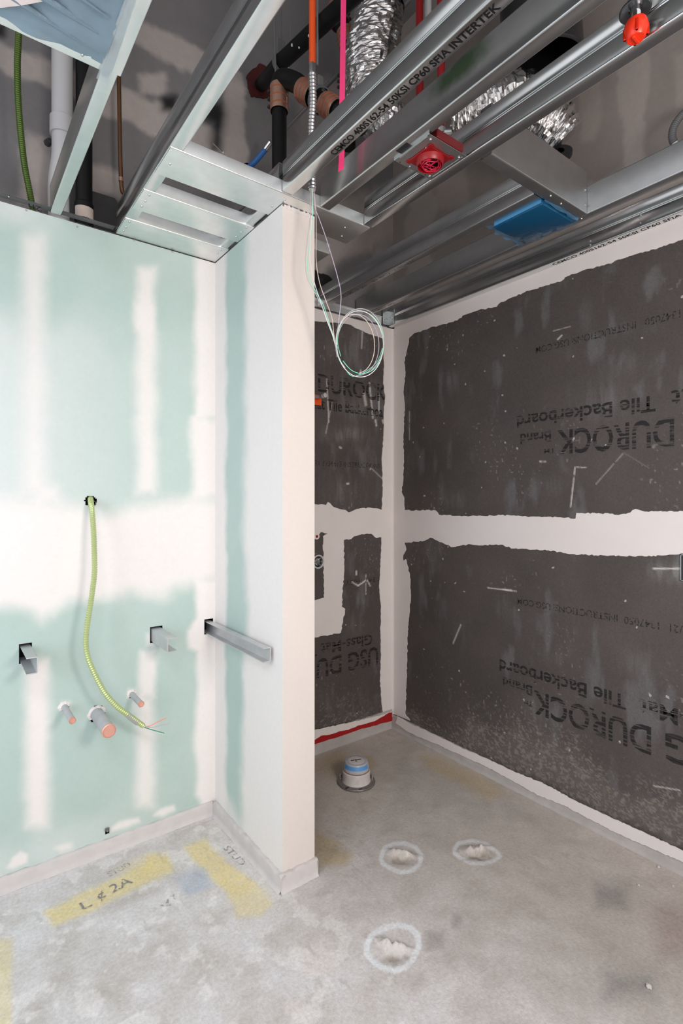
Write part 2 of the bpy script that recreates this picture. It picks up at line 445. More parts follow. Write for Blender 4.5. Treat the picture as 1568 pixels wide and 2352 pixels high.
# openings cut round the pipes, brackets and cable
CUTS = [('c', 0.4415, 1.362, 0.021), ('c', 0.463, 0.545, 0.031), ('c', 0.352, 0.600, 0.016), ('c', 0.592, 0.593, 0.016),
        ('r', 0.205, 0.782, 0.249, 0.852), ('r', 0.664, 0.783, 0.716, 0.850), ('r', 0.895, 0.782, 0.937, 0.848), ('c', 0.502, 0.078, 0.008)]
def van_holes(ce):
    h = np.zeros(len(ce), bool)
    for c in CUTS:
        if c[0] == 'c': h |= np.hypot(ce[:, 0] - c[1], ce[:, 2] - c[2]) < c[3]
        else: h |= (ce[:, 0] > c[1]) & (ce[:, 0] < c[3]) & (ce[:, 2] > c[2]) & (ce[:, 2] < c[4])
    return h
wall_left = struct(grid('wall_left', seg(-1.4, -0.2, 12) + seg(-0.194, XW, 228), seg(0.0, ZC - 0.004, 480),
     lambda u, v: (u, np.full_like(u, YV), v), m_wall, wall_paint(van_layers, 0.36), van_holes), 'mint green plasterboard wall with white skimmed joints behind the capped pipes')
wall_mid = struct(grid('wall_middle', seg(YW, YV, 116), seg(0.0, ZC - 0.004, 400),
     lambda u, v: (np.full_like(u, XW), u, v), m_wall, wall_paint(wing_layers, 0.2)), 'short projecting partition skimmed white with a mint strip')
def end_paint(P, px):
    n = fbm(P[:, 0] * 12, P[:, 2] * 6, 5)
    return np.tile(MUD * np.array([0.90, 0.87, 0.84]), (len(P), 1)) * (0.97 + 0.05 * n)[:, None]  # compound toned down on this face to offset the work light
def end_holes(ce): return ce[:, 2] < 0.052
e_ = grid('end_face', seg(XW, XW2, 20), seg(0, ZC - 0.012, 300), lambda u, v: (u, np.full_like(u, YW), v), m_wall, end_paint)
e_.parent = wall_mid
b = MB(); b.box((XW2 - 0.012, YW + 0.001, 0.0), (XW2, YB, ZC - 0.01)); b.build('tile_backer_face', M['dark_board'], wall_mid)
b = MB(); b.box((XW + 0.004, YW + 0.012, ZC - 0.02), (XW2 - 0.004, YV, ZC - 0.012)); b.build('top_track', M['galv_x'], wall_mid)
# broken plaster edge along the top of the partition
b = MB(); rnd = random.Random(3)
for i in range(16):
    x0 = XW + 0.006 + i * 0.008
    b.box((x0, YW - 0.0012, ZC - 0.014 - rnd.random() * 0.006), (x0 + 0.0085, YW + 0.012, ZC - 0.002 - rnd.random() * 0.005))
b.build('ragged_top_edge', M['compound'], wall_mid)

# ---- back wall and right wall: plasterboard running up past the ceiling grid, backerboard below
GREY = np.array([0.185, 0.175, 0.178]); TAN = np.array([0.46, 0.405, 0.375])
def up_paint(layers, darks=(), base=GREY):
    def f(P, px):
        u = P[:, 0] + P[:, 1]; v = P[:, 2]
        n1 = fbm(u * 7, v * 7, 31); n2 = fbm(u * 30, v * 30, 9)
        col = np.tile(base, (len(P), 1)) * (0.92 + 0.16 * n1)[:, None]
        for poly, soft, amt in layers:
            sd = sdf_poly(px, poly) + (n1 - 0.5) * 34 + (n2 - 0.5) * 10
            col = lerp(col, TAN, amt * sstep(-soft, soft, sd))
        for poly, soft, amt in darks:
            sd = sdf_poly(px, poly) + (n1 - 0.5) * 22 + 3
            col = lerp(col, (0.012, 0.012, 0.013), amt * sstep(-soft, soft, sd))
        return col
    return f
m_up, *_ = painted('taped_grey_plasterboard', 0.85, 50, 0.06, 0.1, 60)
back_l = [([(-60, 120), (120, 210), (330, 300), (420, 340), (560, 400), (560, 330), (400, 250), (300, 215), (100, 140), (-60, 75)], 9, 0.8),
          ([(270, 20), (420, 95), (560, 165), (560, 215), (440, 165), (330, 105), (260, 80)], 8, 0.75),
          (rect(505, 185, 560, 420), 8, 0.85), (rect(520, 160, 548, 460), 5, 0.4), (rect(320, 175, 375, 215), 10, 0.8),
          ([(60, 300), (130, 330), (130, 480), (40, 470)], 14, 0.7), ([(210, 380), (280, 395), (285, 460), (205, 440)], 10, 0.9),
          (rect(680, 180, 790, 430), 18, 0.5), ([(725, 480), (940, 400), (1020, 360), (1020, 480), (860, 560), (725, 640)], 16, 0.6), (rect(860, 500, 905, 700), 8, 0.5)]
back_d = [([(468, 222), (512, 236), (518, 262), (508, 300), (506, 340), (490, 340), (490, 285), (462, 268)], 17, 0.97), (rect(376, 226, 400, 250), 13, 0.97), (rect(-20, 60, 8, 82), 12, 0.95)]
right_l = [(rect(1425, 90, 1488, 470), 6, 0.55), (rect(1330, 140, 1372, 330), 8, 0.45), ([(1320, 430), (1568, 330), (1700, 250), (1700, 420), (1568, 470), (1320, 560)], 12, 0.85),
           (rect(1190, 330, 1250, 470), 12, 0.3), (rect(1005, 380, 1070, 470), 10, 0.5), (rect(930, 400, 990, 700), 6, 0.55), ([(1540, 130), (1600, 100), (1600, 220), (1550, 260)], 10, 0.4)]
wall_back = struct(grid('wall_back', seg(-1.4, -0.3, 8) + seg(-0.29, 2.2, 300), [0.0, 1.2] + seg(2.38, 3.75, 170) + seg(3.8, ZD, 4),
     lambda u, v: (u, np.full_like(u, YB + 0.012), v), m_up, up_paint(back_l, back_d)), 'grey taped plasterboard wall rising behind the ceiling framing, dark board below')
wall_right = struct(grid('wall_right', seg(-1.7, 0.3, 12) + seg(0.31, YB + 0.012, 240), [0.0, 1.2] + seg(2.38, 3.75, 150) + seg(3.8, ZD, 4),
     lambda u, v: (np.full_like(u, XR + 0.012), u, v), m_up, up_paint(right_l, (), np.array([0.30, 0.262, 0.24]))), 'wall of dark backerboard on the right with grey plasterboard above')

# backerboard: dark cement board with scuffs and white dust
def board_paint(dust, smears, scratches):
    def f(P, px):
        u = P[:, 0] + P[:, 1]; v = P[:, 2]
        n1 = fbm(u * 5, v * 5, 41); n2 = fbm(u * 60, v * 60, 12); n3 = fbm(u * 14, v * 5, 77)
        col = np.tile(np.array([0.080, 0.067, 0.064]), (len(P), 1)) * (0.8 + 0.4 * n1)[:, None]
        col = lerp(col, (0.15, 0.145, 0.15), 0.55 * sstep(0.60, 0.80, n3))
        col = lerp(col, (0.34, 0.32, 0.31), 0.6 * sstep(0.86, 0.95, vnoise(u * 120, v * 90, 5)) * sstep(0.55, 0.75, fbm(u * 3.1, v * 3.1, 55)))
        for poly, soft, amt in smears:
            q_ = np.array(poly); c_ = q_.mean(0); r_ = np.maximum((q_.max(0) - q_.min(0)) * 0.62, 6)
            d_ = (px - c_) / r_
            g_ = np.exp(-(d_ ** 2).sum(1) * 1.3 + (n1 - 0.5) * 2.2)
            st_ = sstep(0.40, 0.72, fbm(u * 55, v * 9, 14)) * 0.75 + 0.25
            col = lerp(col, (0.27, 0.265, 0.265), np.clip(amt * 0.62 * g_ * st_, 0, 0.9))
        for (x0, y0, x1, y1), wd, amt in scratches:
            e = np.array([x1 - x0, y1 - y0], float); wv = px - np.array([x0, y0]); t = np.clip(wv @ e / (e @ e), 0, 1)
            d = np.hypot(*(wv - t[:, None] * e).T)
            col = lerp(col, (0.62, 0.58, 0.56), amt * sstep(wd * 0.7 + 1.5, wd * 0.2, d) * sstep(0.25, 0.55, n2 + 0.12))
        if dust:
            h = dust(P, px)
            sp = sstep(0.62, 0.74, n2 * 0.5 + vnoise(u * 130, v * 230, 3) * 0.5 + 0.16 * h - 0.04)
            col = lerp(col, (0.36, 0.325, 0.30), np.clip(0.52 * h * sp, 0, 1))
            col = lerp(col, (0.17, 0.145, 0.125), 0.5 * np.clip(h - 0.55, 0, 1) * 2)
        return col
    return f
m_board, N_, L_, b_, mu_, mp_ = painted('cement_backerboard', 0.55, 160, 0.22, 0.12, 300, 0.35)
# small white flecks of compound scattered over the board
vo = N_.new('ShaderNodeTexVoronoi'); vo.inputs['Scale'].default_value = 11; vo.inputs['Randomness'].default_value = 1
nz = N_.new('ShaderNodeTexNoise'); nz.inputs['Scale'].default_value = 60
L_.new(mp_.outputs['Vector'], nz.inputs['Vector'])
av = N_.new('ShaderNodeVectorMath'); av.operation = 'MULTIPLY_ADD'; av.inputs[1].default_value = (0.02, 0.02, 0.02)
L_.new(nz.outputs['Color'], av.inputs[0]); L_.new(mp_.outputs['Vector'], av.inputs[2]); L_.new(av.outputs['Vector'], vo.inputs['Vector'])
sx = N_.new('ShaderNodeSeparateColor'); L_.new(vo.outputs['Color'], sx.inputs['Color'])
rad = N_.new('ShaderNodeMapRange'); rad.inputs['From Min'].default_value = 0.55; rad.inputs['From Max'].default_value = 1.0
rad.inputs['To Min'].default_value = 0.0; rad.inputs['To Max'].default_value = 0.075
L_.new(sx.outputs['Red'], rad.inputs['Value'])
lt = N_.new('ShaderNodeMath'); lt.operation = 'LESS_THAN'; L_.new(vo.outputs['Distance'], lt.inputs[0]); L_.new(rad.outputs['Result'], lt.inputs[1])
mxs = N_.new('ShaderNodeMix'); mxs.data_type = 'RGBA'; mxs.inputs['B'].default_value = (0.42, 0.40, 0.39, 1)
mlt = N_.new('ShaderNodeMath'); mlt.operation = 'MULTIPLY'; mlt.inputs[1].default_value = 0.85
L_.new(lt.outputs[0], mlt.inputs[0]); L_.new(mlt.outputs[0], mxs.inputs['Factor']); L_.new(mu_.outputs['Vector'], mxs.inputs['A']); L_.new(mxs.outputs['Result'], b_.inputs['Base Color'])

r_smear = [(rect(1420, 810, 1470, 850), 12, 0.5), (rect(1300, 880, 1420, 960), 26, 0.35), (rect(1155, 930, 1190, 990), 14, 0.4), (rect(1238, 1095, 1300, 1130), 12, 0.4),
           (rect(1400, 740, 1510, 770), 12, 0.3), (rect(1010, 840, 1050, 900), 10, 0.35), (rect(1020, 1130, 1080, 1165), 12, 0.4), (rect(1145, 1370, 1170, 1420), 10, 0.4),
           (rect(1330, 700, 1360, 760), 10, 0.35), (rect(1210, 1480, 1300, 1530), 24, 0.3), (rect(1430, 1500, 1520, 1560), 22, 0.25), (rect(1040, 1420, 1075, 1500), 16, 0.25),
           ([(1490, 1305), (1568, 1290), (1600, 1330), (1540, 1320)], 8, 0.9), (rect(1200, 1600, 1270, 1680), 20, 0.3), (rect(980, 1240, 1010, 1290), 8, 0.35)]
r_scr = [((1320, 1075, 1310, 1165), 1.2, 0.9), ((1320, 1073, 1345, 1074), 1, 0.7), ((1430, 1042, 1368, 1112), 0.4, 0.45), ((1432, 1040, 1490, 1075), 0.3, 0.15), ((940, 945, 940, 1010), 0.8, 0.5),
         ((1120, 1350, 1185, 1358), 1.2, 0.8), ((1155, 1354, 1175, 1356), 2.2, 0.9), ((1290, 770, 1280, 780), 1.2, 0.9), ((1058, 1435, 1040, 1478), 1.6, 0.6), ((1240, 1060, 1252, 1060), 2.4, 0.9),
         ((1310, 1020, 1318, 1006), 1.4, 0.9), ((1270, 760, 1310, 750), 0.8, 0.4), ((1500, 1805, 1560, 1815), 1.2, 0.7), ((1500, 1306, 1568, 1306), 2, 0.9)]
def r_dust(P, px):
    z0 = 0.07
    n = fbm(P[:, 1] * 4, P[:, 2] * 3, 91)
    return np.clip((0.10 + 0.30 * n + 0.10 * sstep(2.2, 0.8, P[:, 1]) - (P[:, 2] - z0)) / 0.22, 0, 1) ** 1.4
ups = seg(0.60, YB + 0.004, 420)
for (z0, z1, nm) in ((0.06, 1.222, 'backerboard'), (1.226, 2.403, 'backerboard')):
    o = grid(nm, seg(-1.7, 0.595, 160) + ups, seg(z0, z1, 280), lambda u, v: (np.full_like(u, XR), u, v), m_board, board_paint(r_dust if z0 < 1 else None, r_smear, r_scr), parent=wall_right)
    b = MB()
b_smear = [(rect(760, 760, 860, 870), 22, 0.5), (rect(790, 900, 880, 960), 14, 0.5), (rect(745, 985, 850, 1015), 12, 0.6), (rect(800, 1020, 850, 1050), 12, 0.45), (rect(740, 1090, 810, 1160), 18, 0.45),
           (rect(820, 1070, 880, 1150), 20, 0.35), (rect(810, 1360, 850, 1400), 14, 0.4), (rect(735, 1590, 870, 1640), 20, 0.4), (rect(800, 1400, 830, 1450), 10, 0.4)]
b_scr = [((750, 870, 755, 970), 1.2, 0.8), ((762, 925, 748, 995), 1.6, 0.45), ((848, 880, 856, 960), 2.6, 0.8), ((870, 905, 870, 950), 1.6, 0.8), ((862, 965, 864, 978), 2, 0.9), ((878, 965, 880, 972), 1.5, 0.8),
         ((835, 900, 840, 930), 5, 0.6), ((808, 1337, 822, 1345), 1.8, 0.9), ((822, 1345, 842, 1332), 2.2, 0.9), ((842, 1332, 850, 1346), 1.6, 0.8), ((840, 1320, 840, 1365), 0.8, 0.7), ((818, 1312, 818, 1320), 2.2, 0.9),
         ((780, 1027, 783, 1029), 3, 0.9), ((797, 1111, 800, 1111), 3, 0.9), ((852, 1075, 878, 1100), 0.8, 0.5), ((832, 760, 830, 800), 2, 0.6), ((828, 850, 826, 862), 1.8, 0.8)]
def b_dust(P, px):
    n = fbm(P[:, 0] * 5, P[:, 2] * 4, 61)
    return np.clip((0.10 + 0.28 * n - (P[:, 2] - 0.11)) / 0.25, 0, 1) ** 1.5 * 0.8
for (z0, z1) in ((0.10, 1.222), (1.226, 2.403)):
    grid('backerboard', seg(XW2, 1.55, 6) + seg(1.555, XR, 120), seg(z0, z1, 230), lambda u, v: (u, np.full_like(u, YB), v), m_board, board_paint(b_dust if z0 < 1 else None, b_smear, b_scr), parent=wall_back)

# ragged, trowelled joint compound standing proud of the board
def ragged(name, poly_px, hit, nrm, parent, m=None, t=0.0018, amp=1.4, step=5.0, seed=1, label=None, smooth_edges=()):
    rr = random.Random(seed); pts = []
    n = len(poly_px)
    for i in range(n):
        a = Vector(poly_px[i]); bb = Vector(poly_px[(i + 1) % n]); L = (bb - a).length
        k = max(1, int(L / step)) if i not in smooth_edges else 1
        for q in range(k):
            p = a.lerp(bb, q / k)
            if i not in smooth_edges and q: p = p + Vector((rr.uniform(-amp, amp), rr.uniform(-amp, amp)))
            pts.append(hit(p.x, p.y))
    nv = Vector(nrm)
    bm = bmesh.new()
    vs1 = [bm.verts.new(p + nv * t) for p in pts]; vs0 = [bm.verts.new(p - nv * 0.0005) for p in pts]
    bm.faces.new(vs1)
    for i in range(len(pts)):
        j = (i + 1) % len(pts); bm.faces.new((vs1[j], vs1[i], vs0[i], vs0[j]))
    bmesh.ops.recalc_face_normals(bm, faces=bm.faces)
    bmesh.ops.triangulate(bm, faces=bm.faces[:])
    me = bpy.data.meshes.new(name); bm.to_mesh(me); bm.free(); me.materials.append(m or M['compound'])
    o = bpy.data.objects.new(name, me); C.objects.link(o)
    if parent: o.parent = parent; o.matrix_parent_inverse = parent.matrix_world.inverted()
    if label: o['label'] = label
    return o
def far_r(x, y, v):                       # bands run on past the edge of the view to the near end of the wall
    p = at_x(x, y, v)
    if x > 1750: p.y = -1.65
    return p
def far_b(x, y, v):
    p = at_y(x, y, v)
    if x < 694: p.x = XW2 + 0.001
    return p
hr = lambda x, y: far_r(x, y, XR); hb = lambda x, y: far_b(x, y, YB)
nr, nb = (-1, 0, 0), (0, -1, 0)
topR = [(905, 752), (915, 748), (1020, 708), (1300, 599), (1568, 496), (1760, 422)]
ragged('joint_compound', topR + [(1760, 480), (1568, 550), (1510, 571), (1480, 578), (1440, 591), (1362, 617), (1342, 620), (1302, 635), (1290, 645), (1205, 671), (1150, 694), (1140, 705), (1100, 712),
       (1062, 725), (1050, 736), (985, 754), (950, 766), (932, 780), (905, 790)], hr, nr, wall_right, seed=2, amp=1.6, smooth_edges=(0, 1, 2, 3, 4, 18))
ragged('joint_compound', [(905, 770), (932, 770), (940, 775), (928, 832), (931, 855), (926, 900), (929, 937), (926, 1000), (927, 1050), (926, 1100), (922, 1130), (928, 1142), (929, 1172), (929, 1248), (933, 1262), (926, 1275), (926, 1288), (932, 1284), (941, 1320), (943, 1362), (941, 1400),
       (936, 1450), (935, 1520), (932, 1600), (931, 1640), (942, 1655), (905, 1640)], hr, nr, wall_right, t=0.0022, seed=3, amp=1.0, smooth_edges=(25, 26))
ragged('joint_compound', [(905, 1172), (1000, 1172), (1008, 1182), (1060, 1186), (1150, 1183), (1200, 1186), (1250, 1187), (1300, 1189), (1322, 1191), (1324, 1178), (1400, 1180), (1420, 1183), (1448, 1177), (1460, 1169), (1480, 1175), (1568, 1174), (1760, 1172),
       (1760, 1278), (1568, 1271), (1520, 1276), (1480, 1278), (1400, 1276), (1320, 1273), (1260, 1264), (1180, 1260), (1150, 1251), (1100, 1253), (1080, 1250), (1040, 1257), (1010, 1245), (988, 1235), (975, 1242), (940, 1246), (905, 1248)], hr, nr, wall_right, t=0.0026, seed=4, amp=1.5, smooth_edges=(32,))
ragged('joint_compound', [(905, 1172), (878, 1171), (850, 1166), (825, 1168), (812, 1172), (800, 1177), (792, 1171), (770, 1166), (752, 1153), (748, 1160), (722, 1158), (690, 1158), (690, 1240), (722, 1238), (736, 1222), (752, 1225), (741, 1232), (742, 1300), (744, 1372), (735, 1375), (690, 1385),
       (690, 1470), (725, 1464), (782, 1453), (792, 1398), (784, 1393), (790, 1300), (789, 1240), (806, 1238), (812, 1232), (830, 1227), (852, 1226), (864, 1236), (876, 1234), (905, 1240)], hb, nb, wall_back, t=0.0024, seed=5, amp=1.3, smooth_edges=(34,))
ragged('joint_compound', [(905, 757), (905, 1640), (880, 1645), (875, 1610), (872, 1560), (874, 1500), (873, 1450), (874, 1390), (870, 1350), (872, 1310), (874, 1280), (875, 1236), (876, 1170), (878, 1110), (876, 1060), (880, 1000), (881, 940), (884, 912), (879, 880), (881, 830), (880, 790), (880, 752)], hb, nb, wall_back, t=0.0028, seed=6, amp=0.8, smooth_edges=(0, 1, 21))
ragged('joint_compound', [(690, 700), (905, 757), (905, 782), (880, 778), (862, 772), (838, 764), (800, 745), (770, 741), (722, 738), (690, 728)], hb, nb, wall_back, t=0.002, seed=7, amp=1.0, smooth_edges=(0, 1))

b = MB(); V = []; zs = np.linspace(0.075, ZC - 0.008, 40); rr = random.Random(4)
for z in zs:
    for k in range(6):
        a = math.radians(90 * k / 5); rad_ = 0.011 + rr.uniform(-0.0012, 0.0012)
        V.append((XR - 0.002 - 0.011 + 0.011 * 0 - rad_ * math.cos(a) + rad_, YB - 0.0028 - rad_ * (1 - math.sin(a)) , z))
F = [(i * 6 + k, i * 6 + k + 1, i * 6 + k + 7, i * 6 + k + 6) for i in range(39) for k in range(5)]
V = [(XR - 0.0022 - 0.012 * (1 - math.sin(math.radians(18 * (i % 6)))), YB - 0.0028 - 0.012 * (1 - math.cos(math.radians(18 * (i % 6)))), v[2]) for i, v in enumerate(V)]
b.add(V, F); b.build('corner_cove', M['compound'], wall_back)

# ---- curbs (concrete upstand) along the walls
def curb(name, prof, ext, frame, m, label, seed):
    b = MB(); rr = random.Random(seed)
    n = len(prof); V = []; F = []
    for k, t in enumerate(ext):
        for (u, v) in prof:
            j = 0.0022 if v > 0.004 else 0.004
            p = frame(u, v, t); V.append((p[0] + rr.uniform(-j, j) * 0.5, p[1] + rr.uniform(-j, j) * 0.5, max(0.0, p[2] + (rr.uniform(-j, j) if v > 0.004 else 0))))
    for k in range(len(ext) - 1):
        for i in range(n - 1): F.append((k * n + i, k * n + i + 1, (k + 1) * n + i + 1, (k + 1) * n + i))
    b.add(V, F); o = struct(b.build(name, m, None, True, 60), label); return o
cp = lambda h, d: [(d + 0.010, 0.0), (d + 0.002, 0.006), (d, 0.016), (d - 0.001, h - 0.008), (d - 0.004, h), (0.0, h + 0.001), (-0.003, h)]
curb_l = curb('baseboard_left', cp(0.052, 0.014), np.linspace(-1.4, 0.93, 140), lambda u, v, t: (t, YV - u, v), M['curb_left'], 'pale plastered curb along the foot of the mint wall', 1)
curb_m = curb('baseboard_middle', cp(0.052, 0.018), np.linspace(YW - 0.018, 2.165, 60), lambda u, v, t: (XW - u, t, v), M['curb_left'], 'pale plastered curb along the side of the partition', 2)
curb_e = curb('baseboard_front', cp(0.056, 0.016), np.linspace(XW - 0.018, XW2 + 0.004, 16), lambda u, v, t: (t, YW - u, v), M['curb_left'], 'chipped curb at the end of the partition', 3)
b = MB(); b.box((XW2, YW - 0.016, 0), (XW2 + 0.006, YB - 0.02, 0.05)); b.build('curb_side', M['curb'], curb_e)
curb_r = curb('baseboard_right', cp(0.072, 0.022), np.linspace(-1.7, 2.352, 190), lambda u, v, t: (XR - u, t, v), M['curb'], 'grey concrete curb along the foot of the right wall', 4)
curb_b = curb('baseboard_back', cp(0.105, 0.014), np.linspace(XW2, 2.15, 80), lambda u, v, t: (t, YB - u, v), M['curb'], 'grey concrete curb at the foot of the back wall', 5)
hrc = lambda x, y: far_r(x, y, XR - 0.0235); hbc = lambda x, y: far_b(x, y, YB - 0.0155)
ragged('joint_compound', [(912, 1645), (926, 1652), (940, 1661), (1000, 1688), (1060, 1718), (1120, 1743), (1180, 1772), (1240, 1795), (1320, 1838), (1400, 1876), (1480, 1912), (1568, 1954), (1760, 2040),
       (1760, 2075), (1568, 1980), (1500, 1950), (1420, 1915), (1340, 1874), (1300, 1852), (1240, 1828), (1215, 1815), (1180, 1795), (1120, 1762), (1060, 1735), (1000, 1708), (960, 1692), (935, 1680), (908, 1660)], hrc, nr, curb_r, t=0.002, seed=11, amp=1.2)
ragged('joint_compound', [(690, 1689), (723, 1676), (800, 1660), (880, 1641), (900, 1634), (901, 1648), (860, 1657), (800, 1676), (740, 1695), (723, 1703), (690, 1712)], hbc, nb, curb_b, t=0.0016, seed=12, amp=1.0)
ragged('waterproofing_stripe', [(690, 1712), (723, 1699), (736, 1690), (760, 1686), (780, 1679), (800, 1676), (822, 1666), (840, 1662), (860, 1656), (880, 1645), (892, 1637), (900, 1636), (900, 1647), (904, 1652), (898, 1656), (880, 1660), (868, 1664), (845, 1670), (830, 1673), (800, 1684),
       (775, 1693), (750, 1700), (723, 1709), (690, 1722)], hbc, nb, curb_b, M['red_membrane'], t=0.0024, seed=13, amp=0.7, label='dark red waterproofing brushed along the curb')

# ---- floor: concrete slab with spray paint, rings and patched plugs
PLUGS = [((1.397, 1.478), 0.085, 1), ((1.644, 1.323), 0.09, 2), ((1.083, 1.188), 0.085, 3)]
RINGS = [([(874, 1972), (882, 1948), (905, 1938), (930, 1937), (955, 1947), (968, 1965), (963, 1985), (945, 2000), (920, 2004), (895, 1994), (878, 1983)], 4.5, 0.70),
         ([(1042, 1952), (1052, 1937), (1085, 1931), (1115, 1938), (1140, 1955), (1148, 1966), (1138, 1975), (1110, 1984), (1080, 1982), (1055, 1970), (1044, 1960)], 4.0, 0.65),
         ([(842, 2172), (850, 2152), (880, 2133), (915, 2125), (945, 2133), (959, 2150), (960, 2175), (950, 2200), (930, 2222), (905, 2230), (875, 2222), (855, 2205), (842, 2188)], 6.0, 1.0)]
YEL = (0.70, 0.575, 0.255)
def floor_paint(P, px):
    x, y = P[:, 0], P[:, 1]
    n1 = fbm(x * 4, y * 4, 51); n2 = fbm(x * 16, y * 16, 52); n3 = fbm(x * 50, y * 50, 53)
    col = np.tile(np.array([0.46, 0.41, 0.365]), (len(P), 1)) * (0.74 + 0.28 * n1 + 0.26 * n2)[:, None]
    col = lerp(col, (0.45, 0.42, 0.39), 0.5 * sstep(0.80, 0.92, vnoise(x * 95 + y * 20, y * 60, 66)))
    # trodden compound dust, with window light painted in as paling towards the near left
    dust_light = sstep(1.75, 0.70, x + 0.35 * (y - 1.2)) * 0.85 + 0.10
    col = lerp(col, (0.66, 0.65, 0.665), np.clip(dust_light * (0.55 + 0.9 * (n2 - 0.5) + 0.5 * (n1 - 0.5)), 0, 1))
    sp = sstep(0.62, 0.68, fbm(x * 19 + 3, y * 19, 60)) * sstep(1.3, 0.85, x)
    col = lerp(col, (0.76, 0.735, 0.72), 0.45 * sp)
    wob = (n2 - 0.5) * 22 + (n1 - 0.5) * 20
    def spray(poly, c, soft, amt):
        nonlocal col
        m = sstep(-soft, soft, sdf_poly(px, poly) + wob * soft / 14)
        col = lerp(col, c, amt * m * (0.65 + 0.5 * n3))
    spray([(108, 2095), (190, 2050), (330, 1985), (345, 1968), (385, 1966), (398, 2005), (330, 2035), (200, 2098), (125, 2126)], YEL, 10, 0.80)
    spray([(250, 2000), (330, 1965), (380, 1955), (395, 1995), (320, 2010)], YEL, 12, 0.45)
    spray([(425, 1945), (470, 1930), (490, 1955), (550, 2005), (612, 2045), (625, 2075), (600, 2100), (545, 2105), (520, 2050), (480, 2010), (440, 1965)], YEL, 9, 0.80)
    spray(rect(-60, 2160, 26, 2500), YEL, 10, 0.55)
    spray([(400, 2015), (470, 1995), (482, 2040), (430, 2055)], (0.36, 0.42, 0.50), 12, 0.7)
    spray([(965, 1740), (1010, 1740), (1090, 1775), (1150, 1800), (1165, 1825), (1120, 1838), (1060, 1810), (985, 1770)], (0.46, 0.34, 0.17), 14, 0.55)
    spray([(722, 1912), (760, 1930), (800, 1965), (790, 1985), (722, 1990)], (0.42, 0.31, 0.13), 14, 0.65)
    spray([(722, 1740), (775, 1715), (800, 1735), (790, 1790), (722, 1775)], (0.34, 0.26, 0.14), 14, 0.55)
    spray([(830, 1730), (855, 1735), (868, 1760), (845, 1775)], (0.36, 0.28, 0.13), 9, 0.6)
    spray(rect(1370, 2035, 1440, 2085), (0.16, 0.155, 0.15), 22, 0.55)
    spray(rect(1380, 2225, 1510, 2300), (0.17, 0.18, 0.165), 34, 0.6)
    spray(rect(1060, 2100, 1040, 2130), (0.2, 0.19, 0.18), 12, 0.5)
    spray(rect(1510, 2090, 1600, 2200), (0.33, 0.24, 0.235), 30, 0.6)
    spray(rect(700, 2180, 760, 2235), (0.64, 0.58, 0.55), 10, 0.7)
    col = lerp(col, (0.24, 0.21, 0.185), 0.2 * sstep(0.72, 0.86, vnoise(x * 70, y * 28 + x * 22, 67)) * sstep(0.45, 0.7, n1))
    spray(rect(650, 2300, 690, 2330), (0.64, 0.58, 0.55), 8, 0.6)
    spray(rect(980, 2140, 1020, 2180), (0.2, 0.18, 0.16), 12, 0.5)
    spray([(495, 2075), (600, 2040), (660, 2080), (600, 2130)], (0.60, 0.58, 0.56), 14, 0.3)
    for poly, wd, amt in RINGS:
        d = np.abs(sdf_poly(px, poly) + wob * 0.08)
        col = lerp(col, (0.72, 0.735, 0.75), amt * sstep(wd + 2.5, wd - 1.5, d) * (0.7 + 0.5 * n3))
    # trowelled patches inside the rings
    for (cx, cy), rd, s in PLUGS:
        dx = (x - cx) * FC - (y - cy) * FS; dy = (x - cx) * FS + (y - cy) * FC
        q = sstep(1.0, 0.2, np.hypot(dx / (rd * 0.62), (dy - 0.012 + 0.25 * dx * (1 if s != 2 else -0.6)) / (rd * 0.17)) + (n3 - 0.5) * 1.9 + (n2 - 0.5) * 0.6)
        col = lerp(col, (0.63, 0.575, 0.535), 0.95 * q)
        q2 = sstep(1.0, 0.3, np.hypot((dx - 0.008) / (rd * 0.6), (dy + 0.030) / (rd * 0.22)) + (n3 - 0.5) * 1.9)
        col = lerp(col, (0.27, 0.225, 0.175), 0.6 * q2)
    # paint along the foot of the curbs
    ln = sstep(0.022, 0.008, np.abs(y - (YV - 0.030))) * (x < XW - 0.02)
    col = lerp(col, (0.66, 0.64, 0.63), 0.55 * ln * (0.4 + n2))
    ln = sstep(0.03, 0.006, np.abs(x - (XW - 0.045))) * (y > YW - 0.02) * (y < YV)
    col = lerp(col, (0.62, 0.60, 0.58), 0.45 * ln * (0.4 + n2))
    ln = sstep(0.015, 0.004, np.abs(y - (YB - 0.034))) * (x > XW2) * sstep(2.1, 1.9, x)
    col = lerp(col, (0.52, 0.49, 0.46), 0.4 * ln * (0.3 + n2))
    return np.clip(col, 0.01, 0.9)
def floor_disp(P):
    x, y = P[:, 0], P[:, 1]
    z = (fbm(x * 22, y * 22, 70) - 0.5) * 0.0022 + (fbm(x * 5, y * 5, 71) - 0.5) * 0.002
    for (cx, cy), rd, s in PLUGS:
        dx = (x - cx) * FC - (y - cy) * FS; dy = (x - cx) * FS + (y - cy) * FC
        n = fbm(x * 60, y * 60, 80 + s, 3)
        h = np.exp(-((dx / (rd * 0.60)) ** 2 + ((dy - 0.010 + 0.25 * dx * (1 if s != 2 else -0.6)) / (rd * 0.17)) ** 2)) * np.clip(2.6 * n - 0.55, 0, 1.3)
        g = np.exp(-((dx / (rd * 0.55)) ** 2 + ((dy + 0.028) / (rd * 0.22)) ** 2))
        z += h * (0.009 + 0.012 * n) - g * (0.006 + 0.012 * (n - 0.4))
    P[:, 2] = z
    return P
m_floor, *_ = painted('concrete_slab', 0.72, 90, 0.17, 0.55, 150, 0.35)
